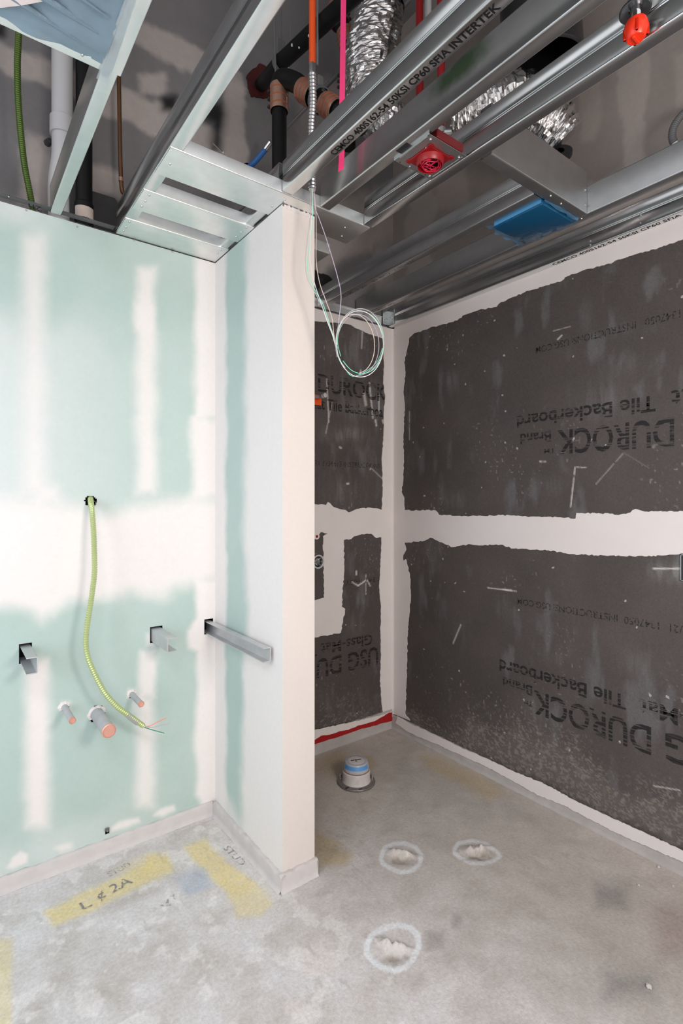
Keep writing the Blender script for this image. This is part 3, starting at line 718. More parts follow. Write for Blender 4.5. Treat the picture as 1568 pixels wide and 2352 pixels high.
floor = struct(grid('floor', seg(-1.4, -0.15, 10) + seg(-0.14, 2.19, 400), seg(-1.7, 0.3, 10) + seg(0.31, YB + 0.02, 330), lambda u, v: (u, v, np.zeros_like(u)), m_floor, floor_paint, None, floor_disp), 'worn concrete slab with spray paint and trowelled patches')

# ---- rest of the room shell (behind the lens) and the deck over the ceiling void
b = MB(); b.box((-1.45, -1.75, ZD), (2.3, 2.5, ZD + 0.1)); struct(b.build('ceiling', M['deck']), 'concrete deck far above the framing')
b = MB(); b.box((-1.5, -1.8, 0), (2.25, -1.7, 2.5)); struct(b.build('wall_front', M['room_white']), 'plasterboard wall behind the viewpoint')
b = MB(); b.box((-1.5, -1.7, 0), (-1.4, 2.4, 2.5)); struct(b.build('wall_side', M['room_white']), 'plasterboard wall far to the left')

# ------------------------------------------------------------------ lettering
def text(body, origin, xdir, udir, height, width, m, parent, off=0.0006, name='printed_text', shear=0, bold=0.0):
    cu = bpy.data.curves.new('t', 'FONT'); cu.body = body; cu.resolution_u = 3; cu.shear = shear; cu.offset = bold
    to = bpy.data.objects.new('t', cu); C.objects.link(to)
    dg = bpy.context.evaluated_depsgraph_get()
    me = bpy.data.meshes.new_from_object(to.evaluated_get(dg)); bpy.data.objects.remove(to)
    co = np.array([v.co[:] for v in me.vertices])
    x0, x1 = co[:, 0].min(), co[:, 0].max()
    sx_ = width / (x1 - x0); sy_ = height / 0.72
    X = Vector(xdir).normalized(); U = Vector(udir).normalized(); Z = X.cross(U)
    o0 = Vector(origin)
    for v in me.vertices: v.co = o0 + X * ((v.co.x - x0) * sx_) + U * (v.co.y * sy_) + Z * off
    me.materials.clear(); me.materials.append(m); me.name = name
    o = bpy.data.objects.new(name, me); C.objects.link(o)
    o.parent = parent; o.matrix_parent_inverse = parent.matrix_world.inverted()
    return o

yR = lambda px, py: at_x(px, py, XR)
BP, BS = M['board_print'], M['board_print_small']
# right wall, upper board (printed upside down): words run towards the far corner
def r_text(body, ystart, yend, ztop, h, m): text(body, (XR, ystart, ztop), (0, 1, 0), (0, 0, -1), h, yend - ystart, m, wall_right, bold=0.018 if h > 0.04 else 0.008)
r_text('Tile Backerboard', 0.884, 1.494, 1.765, 0.062, BP)
r_text('Glass-Mat', 0.44, 0.83, 1.772, 0.062, BP)
r_text('DUROCK', 0.82, 1.287, 1.672, 0.108, BP)
r_text('USG', 0.50, 0.77, 1.68, 0.108, BP)
r_text('TM', 1.298, 1.352, 1.597, 0.022, BP)
r_text('Brand', 1.318, 1.475, 1.678, 0.050, BP)
r_text('1347050   INSTRUCTIONS: USG.COM', 0.80, 1.394, 2.068, 0.030, BS)
# right wall, lower board
r_text('Tile Backerboard', 0.994, 1.592, 0.588, 0.062, BP)
r_text('Glass-Mat', 0.58, 0.945, 0.590, 0.062, BP)
r_text('DUROCK', 0.90, 1.406, 0.490, 0.108, BP)
r_text('USG', 0.56, 0.85, 0.492, 0.108, BP)
r_text('TM', 1.412, 1.455, 0.432, 0.022, BP)
r_text('Brand', 1.412, 1.572, 0.506, 0.046, BP)
r_text('11/21  1347050  INSTRUCTIONS: USG.COM', 0.76, 1.491, 0.902, 0.030, BS)
# back wall: upper board the right way up, lower board upside down
def b_text(body, x0, x1, z, h, m, flip=False):
    if flip: text(body, (x1, YB, z + h), (-1, 0, 0), (0, 0, -1), h, x1 - x0, m, wall_back, bold=0.018 if h > 0.04 else 0.008)
    else: text(body, (x0, YB, z), (1, 0, 0), (0, 0, 1), h, x1 - x0, m, wall_back, bold=0.018 if h > 0.04 else 0.008)
b_text('DUROCK', 1.615, 2.115, 1.960, 0.10, BP)
b_text('Mat Tile Backerboard', 1.56, 2.14, 1.865, 0.062, BP)
b_text('11/21 1226813 INSTRUCTIONS', 1.55, 2.06, 1.556, 0.030, BS)
b_text('Glass-Mat Tile', 1.47, 2.002, 0.520, 0.062, BP, True)
b_text('USG DUROCK', 1.25, 2.046, 0.395, 0.105, BP, True)
b_text('1347 INST', 1.80, 2.05, 0.885, 0.028, BS, True)
# marks on the slab
def f_text(body, px0, px1, h, m):
    a = at_z(*px0, 0.0); c = at_z(*px1, 0.0); d = (c - a); L = d.length; d.normalize()
    text(body, a + Vector((0, 0, 0.0022)), d, Vector((0, 0, 1)).cross(d), h, L, m, floor, 0.0004, 'pencilled_text')
f_text('L', (190, 2092), (212, 2081), 0.042, M['pencil'])
f_text('¢ 2A', (228, 2068), (306, 2028), 0.045, M['pencil'])
f_text('STUD', (252, 2015), (302, 1990), 0.032, M['pencil_faint'])
f_text('STUD', (512, 1950), (552, 1990), 0.028, M['pencil_faint'])
text('2A', at_z(400, 2050, 0.0022), (-0.9, -0.4, 0), (0.4, -0.9, 0), 0.035, 0.07, M['pencil_scribble'], floor, 0.0004, 'pencilled_text')

# ------------------------------------------------------------------ ceiling framing
def arc(cx, cy, r, a0, a1, n=4): return [(cx + r * math.cos(math.radians(a0 + (a1 - a0) * i / n)), cy + r * math.sin(math.radians(a0 + (a1 - a0) * i / n))) for i in range(n + 1)]
def cprof(W=0.0413, Hh=0.1016, lip=0.012, r=0.004, rib=True):
    p = []
    if lip: p += [(W, Hh - lip)] + arc(W - r, Hh - r, r, 0, 90)
    else: p += [(W, Hh)]
    p += arc(r, Hh - r, r, 90, 180)
    if rib:
        for c in (0.56, 0.50):
            z = Hh * c; p += [(0, z + 0.0028), (0.0022, z), (0, z - 0.0028)]
    p += arc(r, r, r, 180, 270)
    if lip: p += arc(W - r, r, r, 270, 360) + [(W, lip)]
    else: p += [(W, 0)]
    return p
def stud_y(x, y0, y1, z, label, m=None, flip=False, rib=True, lip=0.012, Hh=0.1016, W=0.0413, name='ceiling_stud'):
    """channel running along y, web at x, flanges towards +x (or -x when flip)"""
    s = -1 if flip else 1
    t = thing(name, (x, y1, z), label, 'stud')
    b = MB(); b.profile(cprof(W, Hh, lip, 0.004, rib), 0.0014, list(np.linspace(y0, y1, 6)), lambda u, v, q: (x + s * u, q, z + v))
    b.build('channel', m or M['galv'], t, True, 50)
    return t
def screw(p, n, parent, r=0.0042, m=None):
    b = MB(); b.lathe([(r, 0), (r, 0.0012), (r * 0.8, 0.0026), (r * 0.35, 0.003), (r * 0.3, 0.0018), (0, 0.0018)], p, n, 10)
    return b.build('screw', m or M['galv_dull'], parent)
Z0 = 2.4125
S = {}
S['L1'] = stud_y(0.303, -0.6, 2.168, Z0, 'steel ceiling stud beside the pale blue film, running to the mint wall', rib=False, W=0.037)
S['L2'] = stud_y(0.530, -0.6, 2.168, Z0, 'steel ceiling stud carrying the left ends of the three cross plates', rib=True)
S['1'] = stud_y(0.912, -0.4, 1.543, Z0, 'steel ceiling stud with bold black lettering, ending at the partition', M['galv'])
S['1b'] = stud_y(0.906, 1.56, 2.16, Z0 + 0.002, 'short steel stud above the partition edge, seen between cross plates', M['galv'])
pa = at_x(1050, 160, 1.068)
M['galv_green'] = galv('galvanised_steel_green_overspray', (0.60, 0.61, 0.61), 0.30, (60, 3, 60), ((1.068, pa.y - 0.0, pa.z), (0.06, 0.13, 0.045), (0.05, 0.16, 0.035)))
S['2'] = stud_y(1.068, -0.4, 1.543, Z0, 'smooth steel ceiling stud with green overspray on its web', None, rib=False)
S['3'] = stud_y(1.270, -0.4, 1.543, Z0, 'grooved steel ceiling stud behind the orange sprinkler cap', M['galv'])
S['4'] = stud_y(1.607, 1.043, 2.352, Z0, 'dark steel ceiling stud passing left of the blue wrapped box', M['galv_dull'])
S['5'] = stud_y(1.874, -0.4, 2.352, Z0, 'smooth steel ceiling stud right of the blue wrapped box', M['galv_dull'], rib=False)
S['6'] = stud_y(2.122, -0.4, 2.352, Z0 - 0.004, 'steel ledger stud with small lettering along the top of the right wall', M['galv'])
S['2'].children[0].data.materials[0] = M['galv_green']
# lettering rolled on the bottom flanges
def flange_text(k, body, px0, px1, xc, h, m, z=None):
    a = at_z(*px0, Z0); c = at_z(*px1, Z0)
    text(body, (xc + h / 2, a.y, (z or Z0) - 0.0007), (0, -1, 0), (-1, 0, 0), h, a.y - c.y, m, S[k], 0.0005, bold=0.02 if k == '1' else 0.008)
flange_text('1', 'CEMCO 400S162-54 50KSI CP60 SFIA INTERTEK', (760, 352), (1142, 8), 0.934, 0.021, M['ink'])
flange_text('6', 'CEMCO 400S162-54 50KSI CP60 SFIA INTERTEK', (1272, 607), (1690, 458), 2.145, 0.020, M['ink'], Z0 - 0.004)
flange_text('4', 'LL-1.05-3.26', (770, 690), (838, 652), 1.630, 0.018, M['ink_faint'])
flange_text('4', 'ED-42CD', (850, 645), (888, 624), 1.630, 0.018, M['ink_faint'])
flange_text('4', '219U42C', (897, 619), (945, 592), 1.630, 0.018, M['ink_faint'])
flange_text('5', 'CEMCO 1000', (858, 716), (905, 695), 1.895, 0.018, M['ink_faint'])
for px, py in ((1176, 520), (1470, 500), (1072, 620), (1355, 560)):
    p = at_x(px, py, 2.1205)
    for d in (0.012, -0.004, -0.02): screw((2.1205, p.y, p.z + d), (-1, 0, 0), S['6'], 0.003)

# cross plates: tracks lying web-down between stud and partition
def plate(y0, y1, x0, x1, label, sc):
    t = thing('cross_plate', (x0, y0, ZC), label, 'track')
    D = y1 - y0; h = 0.043
    prof = [(0, h)] + arc(0.003, 0.003, 0.003, 180, 270, 3) + arc(D - 0.003, 0.003, 0.003, 270, 360, 3) + [(D, h)]
    b = MB(); b.profile(prof, 0.0012, list(np.linspace(x0, x1, 5)), lambda u, v, q: (q, y0 + u, ZC - 0.0012 + v))
    # legs are notched back over the stud flanges
    b.build('channel', M['galv_x'], t, True, 50)
    for x, y in sc: screw((x, y, ZC - 0.0018), (0, 0, -1), t)
    return t
plate(1.548, 1.700, 0.532, 1.300, 'widest galvanised cross plate, nearest the lettered stud', [(0.556, 1.625), (0.925, 1.64), (1.22, 1.60), (1.25, 1.66), (0.94, 1.575)])
plate(1.812, 1.955, 0.532, 1.300, 'middle galvanised cross plate between the left stud and the partition', [(0.556, 1.832), (0.556, 1.878), (0.556, 1.918), (0.918, 1.825), (0.918, 1.870), (0.918, 1.915), (1.24, 1.86)])
plate(2.036, 2.176, 0.532, 0.942, 'narrowest galvanised cross plate, against the mint wall', [(0.55, 2.05), (0.55, 2.10), (0.55, 2.135), (0.915, 2.055), (0.915, 2.085)])
# wall track capping the furred wall: visible lip with cables passing down behind it
t = thing('wall_track', (0.2, YV, ZC), 'galvanised track capping the top of the mint wall with a pencilled mark', 'track')
prof = [(0.0, 0.0), (0.0, 0.026)] + arc(0.004, 0.026, 0.004, 180, 90, 3) + [(0.035, 0.030)]
b = MB(); b.profile(prof, 0.0012, list(np.linspace(-1.4, 0.53, 30)), lambda u, v, q: (q, YV - 0.0015 + u, ZC - 0.002 + v)); b.build('lip', M['galv_pale'], t, True, 50)
text('2h', at_y(96, 476, YV - 0.0022), (-1, 0, 0), (0, 0, -1), 0.018, 0.042, M['ink'], t, 0.0004)
for px, py in ((20, 452), (126, 488), (268, 531)): screw(at_y(px, py, YV - 0.002), (0, -1, 0), t, 0.004)
for px, py in ((60, 483), (177, 521), (308, 552), (395, 578)): screw(at_y(px, py, YV - 0.0002), (0, -1, 0), wall_left, 0.0035, M['curb'])
# opening frame with pale blue film
t = opening = thing('covered_opening', (0.2, 1.36, ZC), 'framed ceiling opening covered with pale blue plastic film, top left', 'covered opening')
b = MB(); b.profile(cprof(0.032, 0.09, 0, 0.003, False), 0.0012, [-0.9, 0.301], lambda u, v, q: (q, 1.375 - u, ZC - 0.001 + v)); b.build('channel', M['galv_x'], t, True, 50)
b = MB(); b.profile(cprof(0.040, 0.02, 0, 0.003, False), 0.0012, [-0.6, 1.362], lambda u, v, q: (0.345 - u, q, ZC - 0.003 + v)); b.build('flange_strip', M['galv'], t, True, 50)
screw((0.256, 1.352, ZC - 0.0015), (0, 0, -1), t, 0.004)
# short blocking between studs, beside the blue box
t = thing('ceiling_blocking', (1.6, 1.02, Z0), 'galvanised blocking channel crossing from the grooved stud above the blue box', 'stud')
b = MB(); b.profile(cprof(0.0413, 0.155, 0.012, 0.004, False), 0.0014, [1.318, 1.50, 1.70, 1.872], lambda u, v, q: (q, 0.998 + u, Z0 - 0.001 + v)); b.build('channel', M['galv_dull'], t, True, 50)
for px, py in ((1362, 448), (1362, 482)):
    p = at_y(px, py, 0.997); screw((1.862, 0.9972, p.z), (0, -1, 0), t, 0.004)
for px, py in ((1264, 450), (1288, 468), (1335, 502)): screw(at_z(px, py, Z0 - 0.002), (0, 0, -1), t, 0.004)
# corner clip joining ledger stud to the back wall
t = thing('corner_clip', (2.11, 2.34, Z0), 'small bent steel clip where ledger stud meets the back wall', 'clip')
b = MB(); b.box((2.1185, 2.30, Z0 + 0.002), (2.1203, 2.352, Z0 + 0.088)); b.box((2.075, 2.350, Z0 + 0.002), (2.1203, 2.3518, Z0 + 0.088)); b.build('angle', M['galv'], t)
for y, z in ((2.315, 0.03), (2.315, 0.06), (2.335, 0.045)): screw((2.1183, y, Z0 + z), (-1, 0, 0), t, 0.003)
for x, z in ((2.09, 0.03), (2.09, 0.065)): screw((x, 2.3498, Z0 + z), (0, -1, 0), t, 0.003)
# track along the head of the back wall
t = thing('wall_track', (1.6, YB, ZC), 'galvanised track along the head of the back wall', 'track')
b = MB(); b.profile([(0.0, 0.0), (0.0, 0.040), (-0.03, 0.0405)], 0.0012, [XW2 + 0.002, 2.07], lambda u, v, q: (q, YB - 0.004 + u * 0.5, ZC + 0.004 + v)); b.build('lip', M['galv_x'], t, True, 50)

# ------------------------------------------------------------------ films, box, sprinkler
def sheet(name, quad, nu, nv, m, parent, amp=0.006, seed=1, sag=0.0, thick=0.0004, edge=0.0):
    A, B, D, E_ = [Vector(p) for p in quad]; V = []; F = []
    for i in range(nu + 1):
        for j in range(nv + 1):
            s_, t_ = i / nu, j / nv
            p = A.lerp(B, s_).lerp(D.lerp(E_, s_), t_)
            nz_ = mnoise.fractal(Vector((p.x * 11 + seed, p.y * 11, seed * 3.1 + p.z * 5)), 1.0, 2.0, 4)
            e = min(s_, 1 - s_, t_, 1 - t_)
            p = p + Vector((0, 0, amp * nz_ - sag * 16 * s_ * (1 - s_) * t_ * (1 - t_)))
            if edge and e == 0: p += Vector((mnoise.noise(p * 40) * edge, mnoise.noise(p * 37 + Vector((5, 1, 2))) * edge, mnoise.noise(p * 30) * edge * 0.6))
            V.append(p)
    for i in range(nu):
        for j in range(nv):
            a = i * (nv + 1) + j; F.append((a, a + 1, a + nv + 2, a + nv + 1))
    b = MB(); b.add(V, F); return b.build(name, m, parent, True, 80)
t = opening
sheet('film', [(-0.6, 1.350, ZC - 0.004), (0.300, 1.350, ZC - 0.004), (-0.6, 0.5, ZC + 0.012), (0.300, 0.5, ZC - 0.004)], 60, 40, M['film_pale'], t, 0.012, 4, -0.015)
sheet('film_lap', [(0.297, 1.40, ZC - 0.005), (0.325, 1.405, ZC - 0.005), (0.297, 0.9, ZC - 0.005), (0.312, 0.9, ZC - 0.005)], 6, 50, film('film_lap', (0.62, 0.70, 0.74), 0.55, 0.2), t, 0.001, 9, 0, edge=0.0012)
for i in range(5):
    y = 1.30 - i * 0.055
    pth = spline([(-0.5, y - 0.16, ZC - 0.006), (0.0, y - 0.05, ZC - 0.010 - 0.003 * (i % 2)), (0.285, y + 0.02, ZC - 0.006)], 8)
    b = MB(); b.tube(pth, [0.001 + 0.010 * math.sin(PI * k / (len(pth) - 1)) * (0.6 + 0.4 * (i % 2)) for k in range(len(pth))], 8); b.build('fold', M['film_pale'], t)
pq = [at_z(-60, -40, 2.395), at_z(150, -4, 2.395), at_z(-60, 24, 2.395), at_z(60, 12, 2.395)]
t = tag(sheet('hanging_sheet', pq, 20, 8, M['paper'], None, 0.004, 12, 0.0), 'pale pink sheet edge overlapping the film at the top left', 'sheet')

# box wrapped in blue film between two studs
bx0, bx1, by0, by1, bz = 1.664, 1.872, 1.046, 1.252, 2.398
t = thing('wrapped_box', (1.77, 1.15, bz), 'fitting wrapped in deep blue plastic film between two studs', 'box')
b = MB(); b.bbox_((bx0, by0, bz), (bx1, by1, bz + 0.07), 0.006, 2); b.build('film_body', M['film_blue'], t)
M['film_fringe'] = film('thin_blue_film', (0.16, 0.36, 0.58), 0.55, 0.3)
M['film_side'] = mat('pale_blue_side_film', (0.10, 0.32, 0.58), 0.3)
b = MB(); b.box((bx0 - 0.0015, by0 + 0.004, bz + 0.007), (bx0 - 0.0005, by1 - 0.004, bz + 0.062)); b.build('film_side', M['film_side'], t)
sheet('film_fringe', [(bx0 - 0.012, by1 - 0.004, bz + 0.004), (bx1 + 0.004, by1 - 0.004, bz + 0.004), (bx0 - 0.012, by1 + 0.022, bz + 0.008), (bx1 + 0.004, by1 + 0.030, bz + 0.008)], 40, 5, M['film_fringe'], t, 0.006, 3, 0, edge=0.014)
sheet('film_fringe', [(bx1 - 0.006, by0 - 0.006, bz + 0.002), (bx1 - 0.006, by1 + 0.01, bz + 0.002), (bx1 + 0.020, by0, bz + 0.010), (bx1 + 0.014, by1 + 0.01, bz + 0.008)], 40, 4, M['film_fringe'], t, 0.005, 6, 0, edge=0.012)
sheet('film_fringe', [(bx0 - 0.004, by0 - 0.004, bz + 0.01), (bx1, by0 - 0.004, bz + 0.004), (bx0 - 0.010, by0 - 0.022, bz + 0.02), (bx1, by0 - 0.016, bz + 0.012)], 40, 4, M['film_fringe'], t, 0.005, 8, 0, edge=0.010)

# alarm box: steel mounting plate with a red ring and a coil of red wires
px0, px1, py0, py1, pz = 1.098, 1.262, 1.045, 1.192, 2.4065
t = thing('alarm_box', (1.18, 1.12, pz), 'steel mounting plate with a red round ring and coiled red wires', 'electrical box')
b = MB(); b.bbox_((px0, py0, pz - 0.0008), (px1, py1, pz + 0.0008), 0.0006, 1); b.box((px0, py0, pz), (px0 + 0.0015, py1, pz + 0.03))
b.box((px0 - 0.022, py0 + 0.01, pz + 0.010), (px0, py1 - 0.03, pz + 0.0115)); b.build('mounting_plate', M['galv_dull'], t)
b = MB(); b.box((px0 - 0.020, py1 - 0.075, pz + 0.004), (px0 - 0.001, py1 - 0.030, pz + 0.0095)); b.build('slot', M['black_plastic'], t)
b = MB(); b.box((px0 + 0.004, py0 + 0.012, pz - 0.0022), (px0 + 0.008, py1 - 0.02, pz - 0.0006)); b.build('pressed_rib', M['galv'], t)
b = MB(); b.box((px1 - 0.010, py0 + 0.01, pz - 0.0022), (px1 - 0.006, py1 - 0.015, pz - 0.0006)); b.build('pressed_rib', M['galv'], t)
rc = (1.182, 1.122)
b = MB(); b.bbox_((rc[0] - 0.050, rc[1] - 0.046, pz - 0.004), (rc[0] + 0.048, rc[1] + 0.046, pz - 0.001), 0.0014, 1)
for sx_, sy_ in ((-1, -1), (1, 1), (-1, 1), (1, -1)): b.bbox_((rc[0] + sx_ * 0.044 - 0.009, rc[1] + sy_ * 0.044 - 0.008, pz - 0.0038), (rc[0] + sx_ * 0.044 + 0.009, rc[1] + sy_ * 0.044 + 0.008, pz - 0.001), 0.001, 1)
b.lathe([(0.044, -0.003), (0.042, -0.011), (0.0385, -0.021), (0.0375, -0.022), (0.0360, -0.021), (0.0365, 0.0)], (rc[0], rc[1], pz), (0, 0, 1), 40); b.build('red_ring', M['red'], t)
b = MB(); b.lathe([(0.037, -0.0045), (0, -0.0045)], (rc[0], rc[1], pz), (0, 0, 1), 32); b.build('dark_inside', M['black_plastic'], t)  # black disc stands in for the shade inside the ring
rr = random.Random(5)
M['red_wire'] = mat('red_wire', (0.55, 0.01, 0.045), 0.35)
for k in range(5):
    a0 = rr.random() * 6.28; R = 0.033 - 0.003 * k; tl = rr.uniform(-0.3, 0.3)
    pth = [Vector((rc[0] + R * math.cos(a0 + q * 0.25), rc[1] + R * math.sin(a0 + q * 0.25), pz - 0.017 + 0.006 * math.sin(q * 0.5 + k) + tl * 0.01)) for q in range(22)]
    b = MB(); b.tube(pth, 0.0018, 8); b.build('wire', M['red_wire'], t)
for a0, a1 in (((-0.025, -0.012), (0.02, 0.018)), ((0.008, -0.028), (-0.006, 0.022)), ((-0.028, 0.012), (0.028, 0.004))):
    b = MB(); b.tube(spline([(rc[0] + a0[0], rc[1] + a0[1], pz - 0.014), (rc[0], rc[1], pz - 0.019), (rc[0] + a1[0], rc[1] + a1[1], pz - 0.013)], 6), 0.0018, 8); b.build('wire', M['red_wire'], t)
b = MB(); b.bbox_((px0 + 0.03, py0 - 0.004, pz + 0.002), (px1 - 0.02, py1 - 0.05, pz + 0.028), 0.003, 1); b.build('back_box', M['dark_red'], t)
for x, y in ((px0 + 0.02, py0 + 0.014), (px1 - 0.016, py0 + 0.018), (px0 + 0.06, py1 - 0.008), (px1 - 0.02, py1 - 0.012), (rc[0] - 0.046, rc[1] - 0.03)): screw((x, y, pz - 0.001), (0, 0, -1), t, 0.0045)
for i in range(4):
    b = MB(); b.lathe([(0.002, -0.0014), (0, -0.0014)], (px0 + 0.02 + i * 0.036, py1 - 0.006 - 0.002 * (i % 2), pz), (0, 0, 1), 8); b.build('knockout', M['black_plastic'], t)

# sprinkler head with orange cap
sp = at_z(1460, 75, 2.405)
t = thing('fire_sprinkler', sp, 'fire sprinkler with bright orange red cap hanging under the grooved stud', 'sprinkler')
b = MB(); b.lathe([(0, 0.028), (0.014, 0.028), (0.021, 0.024), (0.0245, 0.014), (0.0245, 0.004), (0.0225, -0.003), (0.0205, -0.010), (0.0175, -0.014), (0, -0.014)], sp, (0, 0, 1), 16)
for k in range(4):
    a = k * PI / 2 + 0.5; mt = Matrix.Rotation(a, 3, 'Z')
    b.bbox_((sp.x - 0.026, sp.y - 0.0035, sp.z - 0.011), (sp.x + 0.026, sp.y + 0.0035, sp.z + 0.014), 0.002, 1, mt)
b.bbox_((sp.x - 0.014, sp.y - 0.003, sp.z - 0.018), (sp.x + 0.014, sp.y + 0.003, sp.z - 0.012), 0.001, 1)
b.build('protective_cap', M['orange_cap'], t)
b = MB(); b.lathe([(0.010, 0.028), (0.0115, 0.04), (0.0125, 0.046), (0.0125, 0.075)], sp, (0, 0, 1), 20); b.build('neck', M['chrome'], t)
ax = Vector((0.05, 0.05, 1)).normalized()
b = MB(); b.lathe([(0.013, 0.054), (0.030, 0.049), (0.0325, 0.051), (0.0325, 0.054), (0.028, 0.058), (0.013, 0.062)], sp, ax, 32); b.build('escutcheon', M['dark_metal'], t)
b = MB(); b.tube([sp + Vector((0, 0, 0.07)), sp + Vector((0, 0, 0.30)), sp + Vector((0, 0.0, 0.6))], 0.016, 16); b.build('drop_pipe', M['galv_dull'], t)

# ------------------------------------------------------------------ services in the void
def pipe(name, pts, r, m, label, cat='pipe', segs=18, n=8, parent=None):
    b = MB(); b.tube(spline(pts, n) if len(pts) > 2 else pts, r, segs)
    o = b.build(name, m, parent)
    return tag(o, label, cat) if parent is None else o
# white PVC stack behind the mint wall
pv = at_y(143, 200, 2.285)
t = thing('drain_pipe', (pv.x, 2.285, 2.45), 'white plastic drain pipe behind the left ceiling studs', 'pipe')
b = MB(); b.tube([(pv.x, 2.285, 2.80), (pv.x, 2.285, 3.9)], 0.0375, 24); b.build('pipe', M['pvc'], t)
b = MB(); b.lathe([(0.0375, 2.78), (0.044, 2.78), (0.044, 2.845), (0.0375, 2.85)], (pv.x, 2.285, 0), (0, 0, 1), 24); b.build('coupling', M['pvc'], t)
b = MB(); b.tube(spline([(pv.x, 2.285, 2.80), (pv.x, 2.287, 2.70), (pv.x - 0.012, 2.29, 2.58), (pv.x - 0.01, 2.29, 2.40), (pv.x - 0.01, 2.29, 2.1)], 6), 0.0375, 24); b.build('bend', M['pvc'], t)
b = MB(); b.lathe([(0.012, 0), (0.014, 0.004), (0.010, 0.03), (0.006, 0.03)], at_y(108, 330, 2.33), (0.2, -1, 0), 12); b.build('hook', M['dark_metal'], t)
# black vent pipe with sticker
bp_ = at_y(193, 400, 2.275)
t = thing('vent_pipe', (bp_.x, 2.275, 2.43), 'black pipe with a cream paper sticker standing behind the mint wall', 'pipe')
b = MB(); b.tube([(bp_.x, 2.275, 2.0), (bp_.x, 2.275, 3.9)], 0.030, 24); b.build('pipe', M['black'], t)
b = MB(); b.lathe([(0.030, 2.40), (0.0345, 2.40), (0.0345, 2.535), (0.030, 2.54)], (bp_.x, 2.275, 0), (0, 0, 1), 24); b.build('hub', M['black'], t)
zl = at_y(193, 484, 2.24).z
b = MB(); cc = Vector((bp_.x, 2.275, zl)); V = []; F = []
for k in range(11):
    a = math.radians(-165 + k * 13.5)
    for z in (-0.022, 0.022): V.append((cc.x + 0.0352 * math.cos(a), cc.y + 0.0352 * math.sin(a), cc.z + z))
for k in range(10): F.append((2 * k, 2 * k + 2, 2 * k + 3, 2 * k + 1))
b.add(V, F); st = b.build('sticker', M['labelpaper'], t)
# thin copper line
cp0 = at_y(273, 180, 2.30); cp1 = at_y(278, 415, 2.30); cp2 = at_y(287, 450, 2.32); cp3 = at_y(288, 520, 2.32)
t = thing('copper_line', (cp1.x, 2.30, 2.5), 'thin dark copper pipe dropping left of the grooved stud', 'pipe')
b = MB(); b.tube(spline([(cp0.x - 0.01, 2.30, 3.9), cp0, cp1, cp2, cp3], 8), 0.0085, 14); b.build('pipe', M['copper'], t)
b = MB(); b.tube([cp1 + Vector((0, 0, -0.004)), cp1 + Vector((0, 0, 0.012))], 0.0102, 14); b.build('coupling', M['copper_band'], t)
# dark board patch behind
t = tag(ragged('blocking_board', [(205, 440), (262, 458), (268, 466), (268, 545), (205, 520)], lambda x, y: at_y(x, y, YB - 0.004), nb, None, M['dark_board'], 0.012, 0, 400, 1), 'dark grey board patch on the wall right of the black pipe', 'board')
t.parent = None
# green armoured cable into the wall
def armour(b, path, r, pitch=0.006, depth=0.10, segs=12):
    P = resample(path, pitch / 4); n = len(P)
    b.tube(P, [r * (1 + depth * math.cos(2 * PI * i / 4)) for i in range(n)], segs)
t = thing('armoured_cable', at_y(75, 465, 2.24), 'dark green armoured cable dropping behind the mint wall', 'cable')
b = MB(); armour(b, spline([at_y(46, -60, 2.22), at_y(43, 75, 2.22), at_y(40, 150, 2.22), at_y(43, 250, 2.23), at_y(55, 370, 2.23), at_y(70, 450, 2.235), at_y(78, 500, 2.24), at_y(84, 560, 2.245)], 12), 0.0105, 0.0075, 0.09); b.build('sheath', M['mc_green_dark'], t)

# black cast-iron pipe descending into the partition, with banded couplings and elbow
D0 = 2.017
pv0 = at_d(641, 300, D0)
def band(parent, p, ax, r, L, name='coupling'):
    ax = Vector(ax).normalized()
    b = MB(); prof = [(r * 0.96, -L / 2), (r, -L / 2)]
    for i in range(7):
        h = -L / 2 + L * i / 6; prof += [(r * (1.0 + 0.015 * (i % 2)), h)]
    prof += [(r * 0.96, L / 2)]
    b.lathe(prof, p, ax, 24); o = b.build(name, M['copper_band'], parent)
    for i in (-0.30, 0.0, 0.30):
        b = MB(); b.lathe([(r * 1.0, i * L - 0.0022), (r * 1.035, i * L - 0.0022), (r * 1.035, i * L + 0.0022), (r * 1.0, i * L + 0.0022)], p, ax, 24); s_ = b.build('clamp', M['orange_mark'], o)
    for i in (-0.30, 0.0, 0.30):
        b = MB()
        q = Vector(p) + ax * (i * L) + Vector((-0.6, -0.8, 0)).cross(ax).normalized() * r * 1.08
        b.bbox_(q - Vector((0.006, 0.006, 0.005)), q + Vector((0.006, 0.006, 0.005)), 0.001, 1)
        b.build('clamp_screw', M['dark_metal'], o)
    return o
t = thing('cast_iron_drain', (pv0.x, pv0.y, 2.42), 'black drain pipe with copper coloured couplings and an elbow, above the partition', 'pipe')
zc = at_d(641, 228, D0).z
b = MB(); b.tube([(pv0.x, pv0.y, 2.30), (pv0.x, pv0.y, zc)], 0.0280, 24); b.build('pipe', M['black'], t)
band(t, (pv0.x, pv0.y, zc), (0, 0, 1), 0.0350, 0.098)
e0 = Vector((pv0.x, pv0.y, zc + 0.04)); e1 = at_d(655, 182, D0 - 0.02); e2 = at_d(682, 192, D0 - 0.05); e3 = at_d(700, 210, D0 - 0.08); e4 = at_d(765, 250, D0 - 0.16); e5 = at_d(830, 290, D0 - 0.24)
b = MB(); b.tube(spline([e0, e0 + Vector((0.004, -0.004, 0.028)), e1, e2, e3], 8), 0.034, 24); b.build('elbow', M['black'], t)
band(t, e3.lerp(e4, 0.12), e4 - e3, 0.040, 0.075)
b = MB(); b.tube([e3, e4, e5], 0.030, 24); b.build('pipe', M['black'], t)
band(t, e3.lerp(e4, 0.95), e4 - e3, 0.040, 0.075)
